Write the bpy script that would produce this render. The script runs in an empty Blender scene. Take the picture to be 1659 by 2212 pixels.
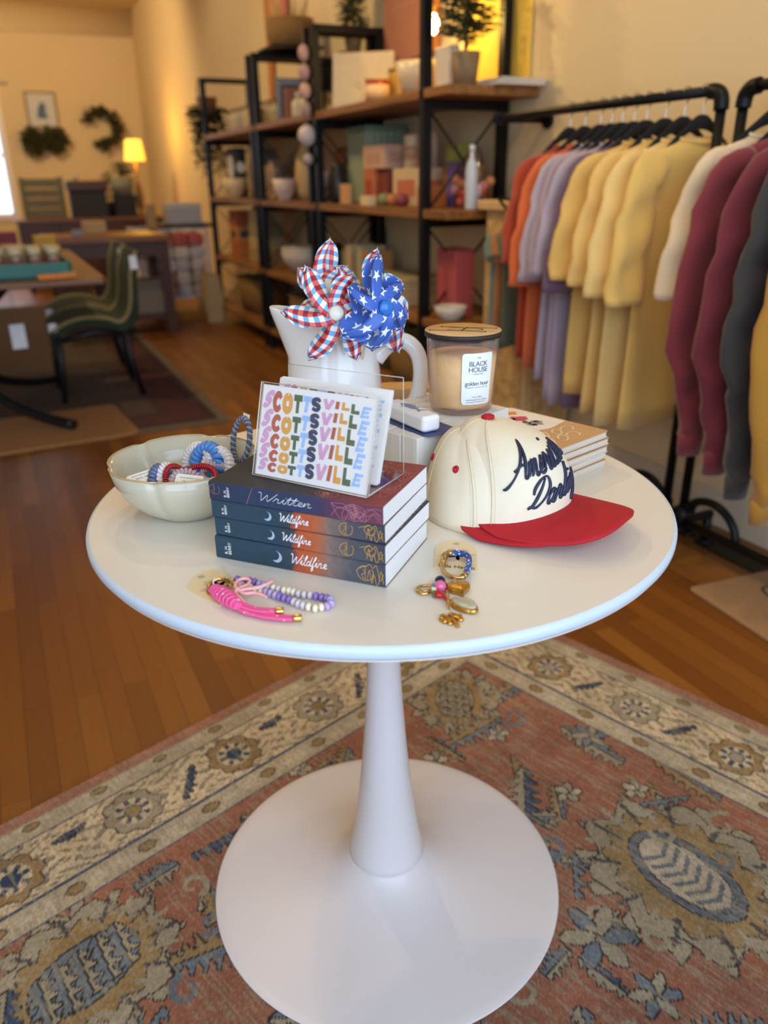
import bpy, bmesh, math, random
import numpy as np
from mathutils import Vector, Matrix

random.seed(7)
PI = math.pi
SC = bpy.context.scene
COL = SC.collection
Rz = lambda a: Matrix.Rotation(a, 4, 'Z')
Rx = lambda a: Matrix.Rotation(a, 4, 'X')
Ry = lambda a: Matrix.Rotation(a, 4, 'Y')
T = lambda x, y, z: Matrix.Translation((x, y, z))
rad = math.radians


def lin(h):
    h = h.lstrip('#')
    c = [int(h[i:i + 2], 16) / 255 for i in (0, 2, 4)]
    return [x / 12.92 if x <= .04045 else ((x + .055) / 1.055) ** 2.4 for x in c]


# ------------------------------------------------------------------ materials
class NT:
    def __init__(self, name):
        self.m = bpy.data.materials.new(name)
        self.m.use_nodes = True
        self.t = self.m.node_tree
        self.b = self.t.nodes['Principled BSDF']
        self.out = self.t.nodes['Material Output']

    def n(self, kind, **kw):
        nd = self.t.nodes.new('ShaderNode' + kind)
        for k, v in kw.items():
            setattr(nd, k, v)
        return nd

    def l(self, a, b):
        self.t.links.new(a, b)

    def math(self, op, a, b=None, c=None, clamp=False):
        nd = self.n('Math', operation=op, use_clamp=clamp)
        for i, v in enumerate((a, b, c)):
            if v is None:
                continue
            if isinstance(v, (int, float)):
                nd.inputs[i].default_value = v
            else:
                self.l(v, nd.inputs[i])
        return nd.outputs[0]

    def mix(self, f, a, b, mode='MIX'):
        nd = self.n('MixRGB', blend_type=mode)
        for i, v in enumerate((f, a, b)):
            if isinstance(v, (int, float)):
                nd.inputs[i].default_value = v
            elif isinstance(v, str):
                nd.inputs[i].default_value = (*lin(v), 1)
            elif isinstance(v, (list, tuple)):
                nd.inputs[i].default_value = (*v[:3], 1)
            else:
                self.l(v, nd.inputs[i])
        return nd.outputs[0]

    def coord(self, which='Object'):
        return self.n('TexCoord').outputs[which]

    def noise(self, vec, scale, detail=3, rough=.5):
        nd = self.n('TexNoise')
        nd.inputs['Scale'].default_value = scale
        nd.inputs['Detail'].default_value = detail
        nd.inputs['Roughness'].default_value = rough
        if vec is not None:
            self.l(vec, nd.inputs['Vector'])
        return nd.outputs['Fac']

    def ramp(self, fac, stops, interp='LINEAR'):
        nd = self.n('ValToRGB')
        cr = nd.color_ramp
        cr.interpolation = interp
        while len(cr.elements) < len(stops):
            cr.elements.new(.5)
        for e, (p, c) in zip(cr.elements, stops):
            e.position = p
            e.color = (*(lin(c) if isinstance(c, str) else c), 1)
        self.l(fac, nd.inputs[0])
        return nd.outputs[0]

    def sep(self, v):
        nd = self.n('SeparateXYZ')
        self.l(v, nd.inputs[0])
        return nd.outputs

    def bump(self, h, strength=.2, dist=.001):
        nd = self.n('Bump')
        nd.inputs['Strength'].default_value = strength
        nd.inputs['Distance'].default_value = dist
        self.l(h, nd.inputs['Height'])
        self.l(nd.outputs[0], self.b.inputs['Normal'])

    def set(self, **kw):
        for k, v in kw.items():
            self.b.inputs[k.replace('_', ' ')].default_value = v


_MC = {}


def M(name, col, rough=.55, metal=0., var=.12, scale=25., bump=0., bscale=300., bdist=.0006, **kw):
    """principled material with a little procedural colour variation"""
    if name in _MC:
        return _MC[name]
    q = NT(name)
    c = lin(col)
    q.set(Roughness=rough, Metallic=metal)
    co = q.coord()
    f = q.noise(co, scale, 3)
    hi = [min(1, x * (1 + var)) for x in c]
    lo = [x * (1 - var) for x in c]
    q.l(q.mix(f, lo, hi), q.b.inputs['Base Color'])
    if bump:
        q.bump(q.noise(co, bscale, 2), bump, bdist)
    for k, v in kw.items():
        q.b.inputs[k].default_value = v
    _MC[name] = q.m
    return q.m


def clear_plastic(name, tint='#ffffff', gloss=.08, rough=.03):
    q = NT(name)
    tr = q.n('BsdfTransparent')
    tr.inputs[0].default_value = (*lin(tint), 1)
    gl = q.n('BsdfGlossy')
    gl.inputs['Roughness'].default_value = rough
    fr = q.n('LayerWeight')
    fr.inputs['Blend'].default_value = .12
    mx = q.n('MixShader')
    q.l(q.math('MULTIPLY_ADD', fr.outputs['Fresnel'], .55, gloss * .3, clamp=True), mx.inputs[0])
    q.l(tr.outputs[0], mx.inputs[1])
    q.l(gl.outputs[0], mx.inputs[2])
    q.l(mx.outputs[0], q.out.inputs[0])
    return q.m


def glow(name, col, strength):
    q = NT(name)
    q.set(Emission_Strength=strength)
    q.b.inputs['Emission Color'].default_value = (*lin(col), 1)
    q.b.inputs['Base Color'].default_value = (*lin(col), 1)
    return q.m


# ------------------------------------------------------------------ mesh builder
class MB:
    def __init__(s):
        s.v, s.f, s.mi, s.sm, s.uv = [], [], [], [], {}

    def add(s, vs, fs, mat=0, smooth=False, X=None, uvs=None):
        o = len(s.v)
        for i, p in enumerate(vs):
            p = Vector(p)
            if X is not None:
                p = X @ p
            s.v.append(p)
            if uvs is not None:
                s.uv[o + i] = uvs[i]
        for f in fs:
            s.f.append([o + i for i in f])
            s.mi.append(mat)
            s.sm.append(smooth)
        return s

    def box(s, x0, x1, y0, y1, z0, z1, mat=0, X=None):
        vs = [(x, y, z) for x in (x0, x1) for y in (y0, y1) for z in (z0, z1)]
        return s.add(vs, [(0, 1, 3, 2), (4, 6, 7, 5), (0, 4, 5, 1), (2, 3, 7, 6), (0, 2, 6, 4), (1, 5, 7, 3)], mat, False, X)

    def rbox(s, cx, cy, z0, z1, w, d, r=.01, e=.002, mat=0, X=None, n=4, smooth=False):
        """rounded-corner slab with small chamfers top and bottom"""
        e = min(e, (z1 - z0) * .45)

        def ring(ins, z):
            o = []
            a, b, rr = w / 2 - ins, d / 2 - ins, max(r - ins, .0001)
            for k, (sx, sy) in enumerate(((1, 1), (-1, 1), (-1, -1), (1, -1))):
                for i in range(n + 1):
                    t = k * PI / 2 + i / n * PI / 2
                    o.append((cx + sx * (a - rr) + rr * math.cos(t), cy + sy * (b - rr) + rr * math.sin(t), z))
            return o
        return s.loft([ring(e, z0), ring(0, z0 + e), ring(0, z1 - e), ring(e, z1)], mat, X, smooth=smooth)

    def loft(s, rings, mat=0, X=None, closed=True, caps=True, smooth=True, uvs=None):
        n = len(rings[0])
        vs = [p for r in rings for p in r]
        fs = []
        m = n if closed else n - 1
        for k in range(len(rings) - 1):
            for i in range(m):
                j = (i + 1) % n
                fs.append((k * n + i, k * n + j, (k + 1) * n + j, (k + 1) * n + i))
        s.add(vs, fs, mat, smooth, X, uvs)
        if caps and closed:
            o = len(s.v) - len(vs)
            s.f.append([o + i for i in range(n)][::-1]); s.mi.append(mat); s.sm.append(False)
            s.f.append([o + (len(rings) - 1) * n + i for i in range(n)]); s.mi.append(mat); s.sm.append(False)
        return s

    def lathe(s, prof, n=32, mat=0, X=None, smooth=True, caps=True, rf=None):
        rings = []
        for r, z in prof:
            ring = []
            for i in range(n):
                a = 2 * PI * i / n
                q = r * (rf(a, z) if rf else 1)
                ring.append((q * math.cos(a), q * math.sin(a), z))
            rings.append(ring)
        return s.loft(rings, mat, X, caps=caps, smooth=smooth)

    def tube(s, path, r, n=8, mat=0, X=None, closed=False, caps=True, flat=1.0, up=None):
        P = [Vector(p) for p in path]
        m = len(P)
        rr = r if hasattr(r, '__len__') else [r] * m
        rings = []
        N = None
        for i in range(m):
            if closed:
                t = P[(i + 1) % m] - P[i - 1]
            else:
                t = P[min(i + 1, m - 1)] - P[max(i - 1, 0)]
            if t.length < 1e-9:
                t = Vector((0, 0, 1))
            t.normalize()
            if up is not None:
                N = Vector(up) - t * t.dot(Vector(up))
            elif N is None:
                a = Vector((0, 0, 1)) if abs(t.z) < .9 else Vector((1, 0, 0))
                N = a - t * t.dot(a)
            else:
                N = N - t * t.dot(N)
            if N.length < 1e-9:
                N = t.orthogonal()
            N.normalize()
            B = t.cross(N)
            rings.append([P[i] + (N * math.cos(2 * PI * k / n) * flat + B * math.sin(2 * PI * k / n)) * rr[i] for k in range(n)])
        if closed:
            rings.append(rings[0])
            return s.loft(rings, mat, X, caps=False)
        return s.loft(rings, mat, X, caps=caps)

    def cyl(s, p0, p1, r0, r1=None, n=16, mat=0, X=None):
        return s.tube([p0, p1], [r0, r0 if r1 is None else r1], n, mat, X)

    def sphere(s, c, r, n=10, m=7, mat=0, X=None):
        r = r if hasattr(r, '__len__') else (r, r, r)
        rings = []
        for j in range(m + 1):
            t = PI * (j + .0) / m
            q = max(math.sin(t), .02)
            rings.append([(c[0] + r[0] * q * math.cos(2 * PI * i / n), c[1] + r[1] * q * math.sin(2 * PI * i / n), c[2] - r[2] * math.cos(t)) for i in range(n)])
        return s.loft(rings, mat, X)

    def prism(s, poly, z0, z1, mat=0, X=None):
        n = len(poly)
        vs = [(x, y, z0) for x, y in poly] + [(x, y, z1) for x, y in poly]
        a = sum(poly[i][0] * poly[(i + 1) % n][1] - poly[(i + 1) % n][0] * poly[i][1] for i in range(n))
        fs = [tuple(range(n))[::-1], tuple(range(n, 2 * n))]
        fs += [(i, (i + 1) % n, n + (i + 1) % n, n + i) for i in range(n)]
        if a < 0:
            fs = [f[::-1] for f in fs]
        return s.add(vs, fs, mat, False, X)

    def grid(s, nu, nv, fn, mat=0, X=None, smooth=True, uv=False, wrap=False):
        vs, uvs = [], []
        for i in range(nu + 1):
            for j in range(nv + 1):
                u, v = i / nu, j / nv
                vs.append(fn(u, v))
                uvs.append((u, v))
        fs = [(i * (nv + 1) + j, (i + 1) * (nv + 1) + j, (i + 1) * (nv + 1) + j + 1, i * (nv + 1) + j + 1) for i in range(nu) for j in range(nv)]
        return s.add(vs, fs, mat, smooth, X, uvs if uv else None)

    def ribbon(s, pts, w, z=0., mat=0, fn=None):
        """flat stroke with rounded ends; fn maps (x, y) -> 3-D point"""
        P = [Vector((p[0], p[1])) for p in pts]
        m = len(P)
        L, R = [], []
        ww = w if hasattr(w, '__len__') else [w] * m
        for i in range(m):
            t = P[min(i + 1, m - 1)] - P[max(i - 1, 0)]
            if t.length < 1e-9:
                t = Vector((1, 0))
            t.normalize()
            nn = Vector((-t.y, t.x)) * ww[i] / 2
            L.append(P[i] + nn)
            R.append(P[i] - nn)
        f = fn or (lambda x, y: (x, y, z))
        vs = [f(*p) for p in L] + [f(*p) for p in R]
        fs = [(m + i, m + i + 1, i + 1, i) for i in range(m - 1)]
        return s.add(vs, fs, mat, False)

    def build(s, name, mats, parent=None, loc=None, bevel=None, sub=None, solid=None, X=None, auto=None, weld=False):
        me = bpy.data.meshes.new(name)
        me.from_pydata([tuple(p) for p in s.v], [], s.f)
        if not isinstance(mats, (list, tuple)):
            mats = [mats]
        for m in mats:
            me.materials.append(m)
        me.polygons.foreach_set('material_index', s.mi)
        me.polygons.foreach_set('use_smooth', s.sm)
        if s.uv:
            ul = me.uv_layers.new(name='UVMap')
            for lp in me.loops:
                ul.data[lp.index].uv = s.uv.get(lp.vertex_index, (0, 0))
        me.update()
        o = bpy.data.objects.new(name, me)
        COL.objects.link(o)
        if parent is not None:
            o.parent = parent
        if X is not None:
            o.matrix_local = X
        elif loc is not None:
            o.location = loc
        if weld:
            md = o.modifiers.new('w', 'WELD'); md.merge_threshold = 1e-5
        if solid:
            md = o.modifiers.new('s', 'SOLIDIFY'); md.thickness = solid; md.offset = -1
        if bevel:
            md = o.modifiers.new('b', 'BEVEL'); md.width = bevel; md.segments = 2; md.limit_method = 'ANGLE'
        if sub:
            md = o.modifiers.new('u', 'SUBSURF'); md.levels = sub; md.render_levels = sub
        return o


def tag(o, label=None, cat=None, group=None, kind=None):
    if label: o['label'] = label
    if cat: o['category'] = cat
    if group: o['group'] = group
    if kind: o['kind'] = kind
    return o


def thing(name, label, cat, X=None, group=None):
    o = bpy.data.objects.new(name, None)
    o.empty_display_size = .02
    COL.objects.link(o)
    if X is not None:
        o.matrix_world = X
    return tag(o, label, cat, group)


def copy_tree(o, parent=None):
    c = o.copy()
    COL.objects.link(c)
    if parent is not None:
        ml = o.matrix_local.copy()
        c.parent = parent
        c.matrix_local = ml
    for ch in list(o.children):
        copy_tree(ch, c)
    return c


def struct(o):
    o['kind'] = 'structure'
    return o


def catmull(P, k=6, closed=False):
    out = []
    n = len(P)
    P = [Vector(p) for p in P]
    for i in range(n if closed else n - 1):
        if closed:
            a, b, c, d = P[i - 1], P[i], P[(i + 1) % n], P[(i + 2) % n]
        else:
            a, b, c, d = P[max(i - 1, 0)], P[i], P[i + 1], P[min(i + 2, n - 1)]
        for j in range(k):
            t = j / k
            out.append(.5 * ((2 * b) + (c - a) * t + (2 * a - 5 * b + 4 * c - d) * t * t + (3 * b - a - 3 * c + d) * t ** 3))
    if not closed:
        out.append(P[-1])
    return out


# ------------------------------------------------------------------ lettering
_TC = {}


def text_geo(s, size=1., shear=0., align='LEFT', spacing=1., res=3, fat=0.):
    k = (s, shear, align, spacing, res, fat)
    if k not in _TC:
        cu = bpy.data.curves.new('text', 'FONT')
        cu.body = s
        cu.size = 1
        cu.shear = shear
        cu.align_x = align
        cu.space_character = spacing
        cu.resolution_u = res
        cu.offset = fat
        cu.space_line = .8
        o = bpy.data.objects.new('text', cu)
        COL.objects.link(o)
        dg = bpy.context.evaluated_depsgraph_get()
        dg.update()
        me = o.evaluated_get(dg).to_mesh()
        _TC[k] = ([tuple(v.co) for v in me.vertices], [tuple(p.vertices) for p in me.polygons])
        o.evaluated_get(dg).to_mesh_clear()
        bpy.data.objects.remove(o)
        bpy.data.curves.remove(cu)
    v, f = _TC[k]
    return [(x * size, y * size, 0) for x, y, z in v], f


def text_width(v):
    return max(p[0] for p in v) - min(p[0] for p in v)


GLY = {
    'W': ([[(0, 1.75), (.12, 2.), (.3, 1.8), (.42, .9), (.55, .05), (.8, .9), (1., 1.5), (1.08, .7), (1.22, .05), (1.6, 1.), (1.95, 2.1)]], 1.75),
    'r': ([[(0, .15), (.22, .9), (.3, 1.05), (.34, .88), (.52, .85), (.5, .3), (.62, .04), (.85, .2)]], .78),
    'i': ([[(0, .15), (.28, 1.), (.24, .3), (.36, .02), (.6, .2)], [(.36, 1.42), (.42, 1.5)]], .5),
    't': ([[(0, .15), (.38, 1.75), (.28, .4), (.4, .03), (.68, .2)], [(.02, 1.15), (.68, 1.25)]], .58),
    'e': ([[(0, .15), (.35, .42), (.52, .8), (.36, 1.), (.17, .65), (.2, .2), (.42, .02), (.72, .25)]], .62),
    'n': ([[(0, .15), (.16, .98), (.12, .05), (.36, .85), (.52, .95), (.55, .5), (.58, .1), (.7, .02), (.9, .22)]], .82),
    'l': ([[(0, .15), (.38, 1.4), (.42, 2.), (.28, 1.95), (.2, 1.), (.22, .2), (.38, .02), (.62, .2)]], .52),
    'd': ([[(.56, .85), (.36, 1.), (.12, .72), (.1, .25), (.28, .02), (.52, .4), (.74, 2.), (.62, .4), (.72, .04), (.95, .2)]], .86),
    'f': ([[(0, .15), (.38, 1.4), (.46, 2.), (.3, 1.95), (.22, 1.), (.16, -.5), (.22, -.95), (.38, -.7), (.3, 0), (.62, .2)]], .52),
    'm': ([[(0, .15), (.16, .98), (.12, .05), (.32, .85), (.45, .95), (.45, .05), (.66, .85), (.8, .95), (.82, .3), (.92, .02), (1.12, .2)]], 1.05),
    'c': ([[(.52, .8), (.36, 1.), (.12, .7), (.12, .22), (.32, .02), (.65, .25)]], .58),
    'a': ([[(.56, .85), (.36, 1.), (.12, .72), (.1, .25), (.28, .02), (.52, .45), (.62, .95), (.56, .3), (.66, .03), (.88, .2)]], .78),
    'g': ([[(.56, .85), (.36, 1.), (.12, .72), (.1, .3), (.28, .08), (.52, .5), (.62, .95), (.52, -.4), (.3, -.9), (.1, -.6), (.6, .05), (.88, .2)]], .78),
    'A': ([[(-.75, -.55), (-.45, -.5), (0, .1), (.55, 1.2), (1.02, 2.1), (.98, 1.2), (.95, .2), (1.1, .02), (1.3, .2)], [(-.1, .55), (.4, .8), (1.05, .95)]], 1.2),
    'D': ([[(.75, 1.95), (.55, 1.1), (.3, .2), (0, .0), (.2, .12), (.7, .0), (1.2, .55), (1.38, 1.3), (1.0, 2.0), (.4, 1.95), (.0, 1.45), (.05, 1.0)]], 1.5),
}


def script_strokes(word, slant=.25, k=5):
    out, x = [], 0.
    for ch in word:
        strokes, adv = GLY[ch]
        for st in strokes:
            pts = [(x + px + slant * py, py) for px, py in st]
            out.append([(p.x, p.y) for p in catmull([Vector((a, b, 0)) for a, b in pts], k)])
        x += adv
    return out, x


def star_poly(r, n=5, ratio=.42, a0=PI / 2):
    return [((r if i % 2 == 0 else r * ratio) * math.cos(a0 + i * PI / n), (r if i % 2 == 0 else r * ratio) * math.sin(a0 + i * PI / n)) for i in range(2 * n)]


# ------------------------------------------------------------------ camera
PITCH, ROLL, F_PX, CAM_Z = .4024, .0131, 1694.92, 1.1483
c_, s_ = math.cos(PITCH), math.sin(PITCH)
right, down, fwd = Vector((1, 0, 0)), Vector((0, -s_, -c_)), Vector((0, c_, -s_))
cr_, sr_ = math.cos(ROLL), math.sin(ROLL)
r2, d2 = right * cr_ + down * sr_, -right * sr_ + down * cr_
cam = bpy.data.cameras.new('camera')
co = bpy.data.objects.new('camera', cam)
COL.objects.link(co)
mw = Matrix.Identity(4)
for i, v in enumerate((r2, -d2, -fwd)):
    for j in range(3):
        mw[j][i] = v[j]
mw.translation = (0, 0, CAM_Z)
co.matrix_world = mw
cam.sensor_fit = 'VERTICAL'
cam.sensor_height = 36
cam.lens = F_PX / 2212 * 36
cam.clip_start = .01
cam.dof.use_dof = True
cam.dof.focus_distance = 1.02
cam.dof.aperture_fstop = 3.0
SC.camera = co
SC.view_settings.view_transform = 'Standard'
SC.view_settings.look = 'None'
SC.view_settings.gamma = 1
SC.view_settings.exposure = 0.0
SC.view_settings.use_curve_mapping = False

# room frame: x runs along the long wall away from the door, y out from that wall
ROOM = T(1.21, 2.49, 0) @ Rz(rad(115))
# ------------------------------------------------------------------ the room
S0, S1, TW, HC = -3.0, 10.6, 5.4, 3.2


def wall_mat():
    q = NT('cream plaster')
    co = q.coord()
    f = q.noise(co, 1.3, 4)
    g = q.noise(co, 60, 2)
    c = q.mix(f, '#dbc393', '#e2cda2')
    q.l(c, q.b.inputs['Base Color'])
    q.set(Roughness=.8)
    q.bump(g, .15, .002)
    return q.m


def floor_mat():
    q = NT('honey oak strip floor')
    co = q.coord()
    br = q.n('TexBrick')
    br.offset = .37
    br.inputs['Scale'].default_value = 1
    br.inputs['Brick Width'].default_value = .85
    br.inputs['Row Height'].default_value = .057
    br.inputs['Mortar Size'].default_value = .0006
    br.inputs['Mortar Smooth'].default_value = .2
    br.inputs['Bias'].default_value = 0
    br.inputs['Color1'].default_value = (0, 0, 0, 1)
    br.inputs['Color2'].default_value = (1, 1, 1, 1)
    br.inputs['Mortar'].default_value = (.5, .5, .5, 1)
    q.l(co, br.inputs['Vector'])
    mp = q.n('Mapping')
    mp.inputs['Scale'].default_value = (2.2, 38, 1)
    q.l(co, mp.inputs['Vector'])
    grain = q.noise(mp.outputs[0], 2.2, 6, .6)
    base = q.ramp(br.outputs['Color'], [(0, '#5c300b'), (.35, '#71400f'), (.7, '#845017'), (1, '#986224')])
    wood = q.mix(q.math('MULTIPLY', grain, .7), base, '#5a2e0c', 'MIX')
    big = q.noise(co, .8, 2)
    wood = q.mix(q.math('MULTIPLY', big, .35), wood, '#a86a22')
    c = q.mix(br.outputs['Fac'], wood, '#2c1505')
    q.l(c, q.b.inputs['Base Color'])
    q.l(q.math('MULTIPLY_ADD', grain, .25, .30), q.b.inputs['Roughness'])
    q.set(Coat_Weight=.12, Coat_Roughness=.3)
    q.bump(q.math('MULTIPLY_ADD', br.outputs['Fac'], -1, grain), .12, .0012)
    return q.m


WALLM = wall_mat()
TRIMM = M('painted trim', '#cdbfa4', .5, var=.05)
fl = MB().box(S0, S1, 0, TW, -.08, 0).build('floor', floor_mat(), X=ROOM); struct(fl)
ce = MB().box(S0 - .1, S1 + .1, -.1, TW + .1, HC, HC + .1).build('ceiling', M('ceiling paint', '#d9c49c', .85, var=.04), X=ROOM); struct(ce)
b = MB().box(S0, S1, -.1, 0, 0, HC)
# soft cove where the long wall meets the back wall
cv = [(0, 0)] + [(.35 - .35 * math.sin(t), .35 - .35 * math.cos(t)) for t in [i / 8 * PI / 2 for i in range(9)]]
b2 = MB().box(S1, S1 + .1, -.1, TW + .1, 0, HC)
struct(b.build('wall_right', WALLM, X=ROOM))
# back wall with a window opening at the far end
WB = [(1.82, 3.0, .75, 2.25)]
bk = MB()
y0, y1, z0, z1 = WB[0]
bk.box(S1, S1 + .1, -.1, y0, 0, HC)
bk.box(S1, S1 + .1, y1, TW + .1, 0, HC)
bk.box(S1, S1 + .1, y0, y1, 0, z0)
bk.box(S1, S1 + .1, y0, y1, z1, HC)
struct(bk.build('wall_back', WALLM, X=ROOM))
cove = MB()
R0 = .3
pr = [(S1, 0, HC)] + []
for (ya, yb) in ((0, TW),):
    ring = []
    pts = [(S1 - .001, HC - R0)] + [(S1 - R0 + R0 * math.cos(t), HC - R0 + R0 * math.sin(t)) for t in [i / 8 * PI / 2 for i in range(9)]] + [(S1 - R0, HC - .001), (S1 - .001, HC - .001)]
    cove.loft([[(x, ya + .001, z) for x, z in pts], [(x, yb - .001, z) for x, z in pts]], smooth=True)
struct(cove.build('trim_1', WALLM, X=ROOM))
struct(MB().box(S0, S1, TW, TW + .1, 0, HC).build('wall_left', WALLM, X=ROOM))
fw = MB()
FW = (.5, 4.9, .45, 2.95)
fw.box(S0 - .1, S0, -.1, FW[0], 0, HC)
fw.box(S0 - .1, S0, FW[1], TW + .1, 0, HC)
fw.box(S0 - .1, S0, FW[0], FW[1], 0, FW[2])
fw.box(S0 - .1, S0, FW[0], FW[1], FW[3], HC)
struct(fw.build('wall_front', WALLM, X=ROOM))
struct(MB().box(S0, S1, 0, .018, 0, .13).build('baseboard_right', TRIMM, X=ROOM, bevel=.004))
struct(MB().box(S1 - .018, S1, .02, TW, 0, .13).build('baseboard_back', TRIMM, X=ROOM, bevel=.004))
# far window: frame, mullion, pane
w = bpy.data.objects.new('window_1', None); COL.objects.link(w); w.matrix_world = ROOM @ T(S1, 0, 0); struct(w)
fr = MB()
for a in ((y0 - .06, y0 + .02, z0 - .06, z1 + .06), (y1 - .02, y1 + .06, z0 - .06, z1 + .06), (y0, y1, z1 - .02, z1 + .06), (y0, y1, z0 - .06, z0 + .02)):
    fr.box(-.03, .05, a[0], a[1], a[2], a[3])
fr.box(.02, .05, y0, y1, 1.46, 1.5)
fr.build('window_frame', M('white window paint', '#efeae0', .4, var=.03), w)
MB().box(.03, .035, y0, y1, z0, z1).build('window_pane', clear_plastic('window glass'), w)
w2 = bpy.data.objects.new('window_2', None); COL.objects.link(w2); w2.matrix_world = ROOM @ T(S0, 0, 0); struct(w2)
fr = MB()
for a in ((FW[0] - .05, FW[0] + .05), (FW[1] - .05, FW[1] + .05), (2.65, 2.75)):
    fr.box(-.09, .01, a[0], a[1], FW[2], FW[3])
fr.box(-.09, .01, FW[0], FW[1], FW[3] - .06, FW[3]); fr.box(-.09, .01, FW[0], FW[1], FW[2], FW[2] + .06)
fr.build('window_frame', M('white window paint', '#efeae0', .4), w2)


# ------------------------------------------------------------------ light
def spot(s, t, z, tgt, watts, col, size=100, blend=.6, r=.035):
    d = bpy.data.lights.new('ceiling_and_fill_lamp', 'SPOT')
    d.energy, d.color, d.spot_size, d.spot_blend, d.shadow_soft_size = watts, lin(col), rad(size), blend, r
    o = bpy.data.objects.new('ceiling_and_fill_lamp', d)
    COL.objects.link(o)
    p = ROOM @ Vector((s, t, z))
    q = ROOM @ Vector(tgt)
    o.location = p
    o.rotation_euler = (q - p).to_track_quat('-Z', 'Y').to_euler()
    return o


WARM = '#ffdca6'
spot(.35, 1.45, 3.1, (-.75, 1.7, .7), 20, WARM, 75)
spot(.75, 2.55, 3.1, (-.75, 1.75, .7), 17, WARM, 75)
spot(-.3, 2.1, 3.1, (-.8, 1.75, .7), 12, WARM, 80)
spot(-.6, 1.2, 3.1, (.2, .25, .9), 55, WARM, 70)  # added lamp that warms the racked garments, no fixture seen
spot(.3, 2.7, 3.1, (-.1, 2.2, 0), 30, WARM, 42)  # added lamp that brightens the floor left of the table, source unseen
spot(1.6, 1.7, 3.1, (.7, .1, 1.1), 80, WARM, 110)
spot(3.4, 1.9, 3.1, (3.2, .1, 1.2), 85, WARM, 120)
spot(5.6, 2.0, 3.1, (5.4, .3, 1.1), 75, WARM, 120)
spot(7.4, 2.2, 3.1, (9.6, 1.3, 1.9), 170, WARM, 155)
spot(4.0, 4.0, 3.1, (3.6, 2.2, .4), 22, WARM, 120)
ar = bpy.data.lights.new('window_daylight', 'AREA')
ar.shape = 'RECTANGLE'; ar.size = FW[1] - FW[0] - .1; ar.size_y = FW[3] - FW[2] - .1
ar.energy, ar.color = 80, lin('#b0d2ff')
ao = bpy.data.objects.new('window_daylight', ar); COL.objects.link(ao)
ao.matrix_world = ROOM @ T(S0 - .12, (FW[0] + FW[1]) / 2, (FW[2] + FW[3]) / 2) @ Matrix(((0, 0, -1, 0), (-1, 0, 0, 0), (0, 1, 0, 0), (0, 0, 0, 1)))
wd = bpy.data.worlds.new('sky'); SC.world = wd; wd.use_nodes = True
wd.node_tree.nodes['Background'].inputs[0].default_value = (*lin('#dbe9ff'), 1)
wd.node_tree.nodes['Background'].inputs[1].default_value = 2.5
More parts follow.
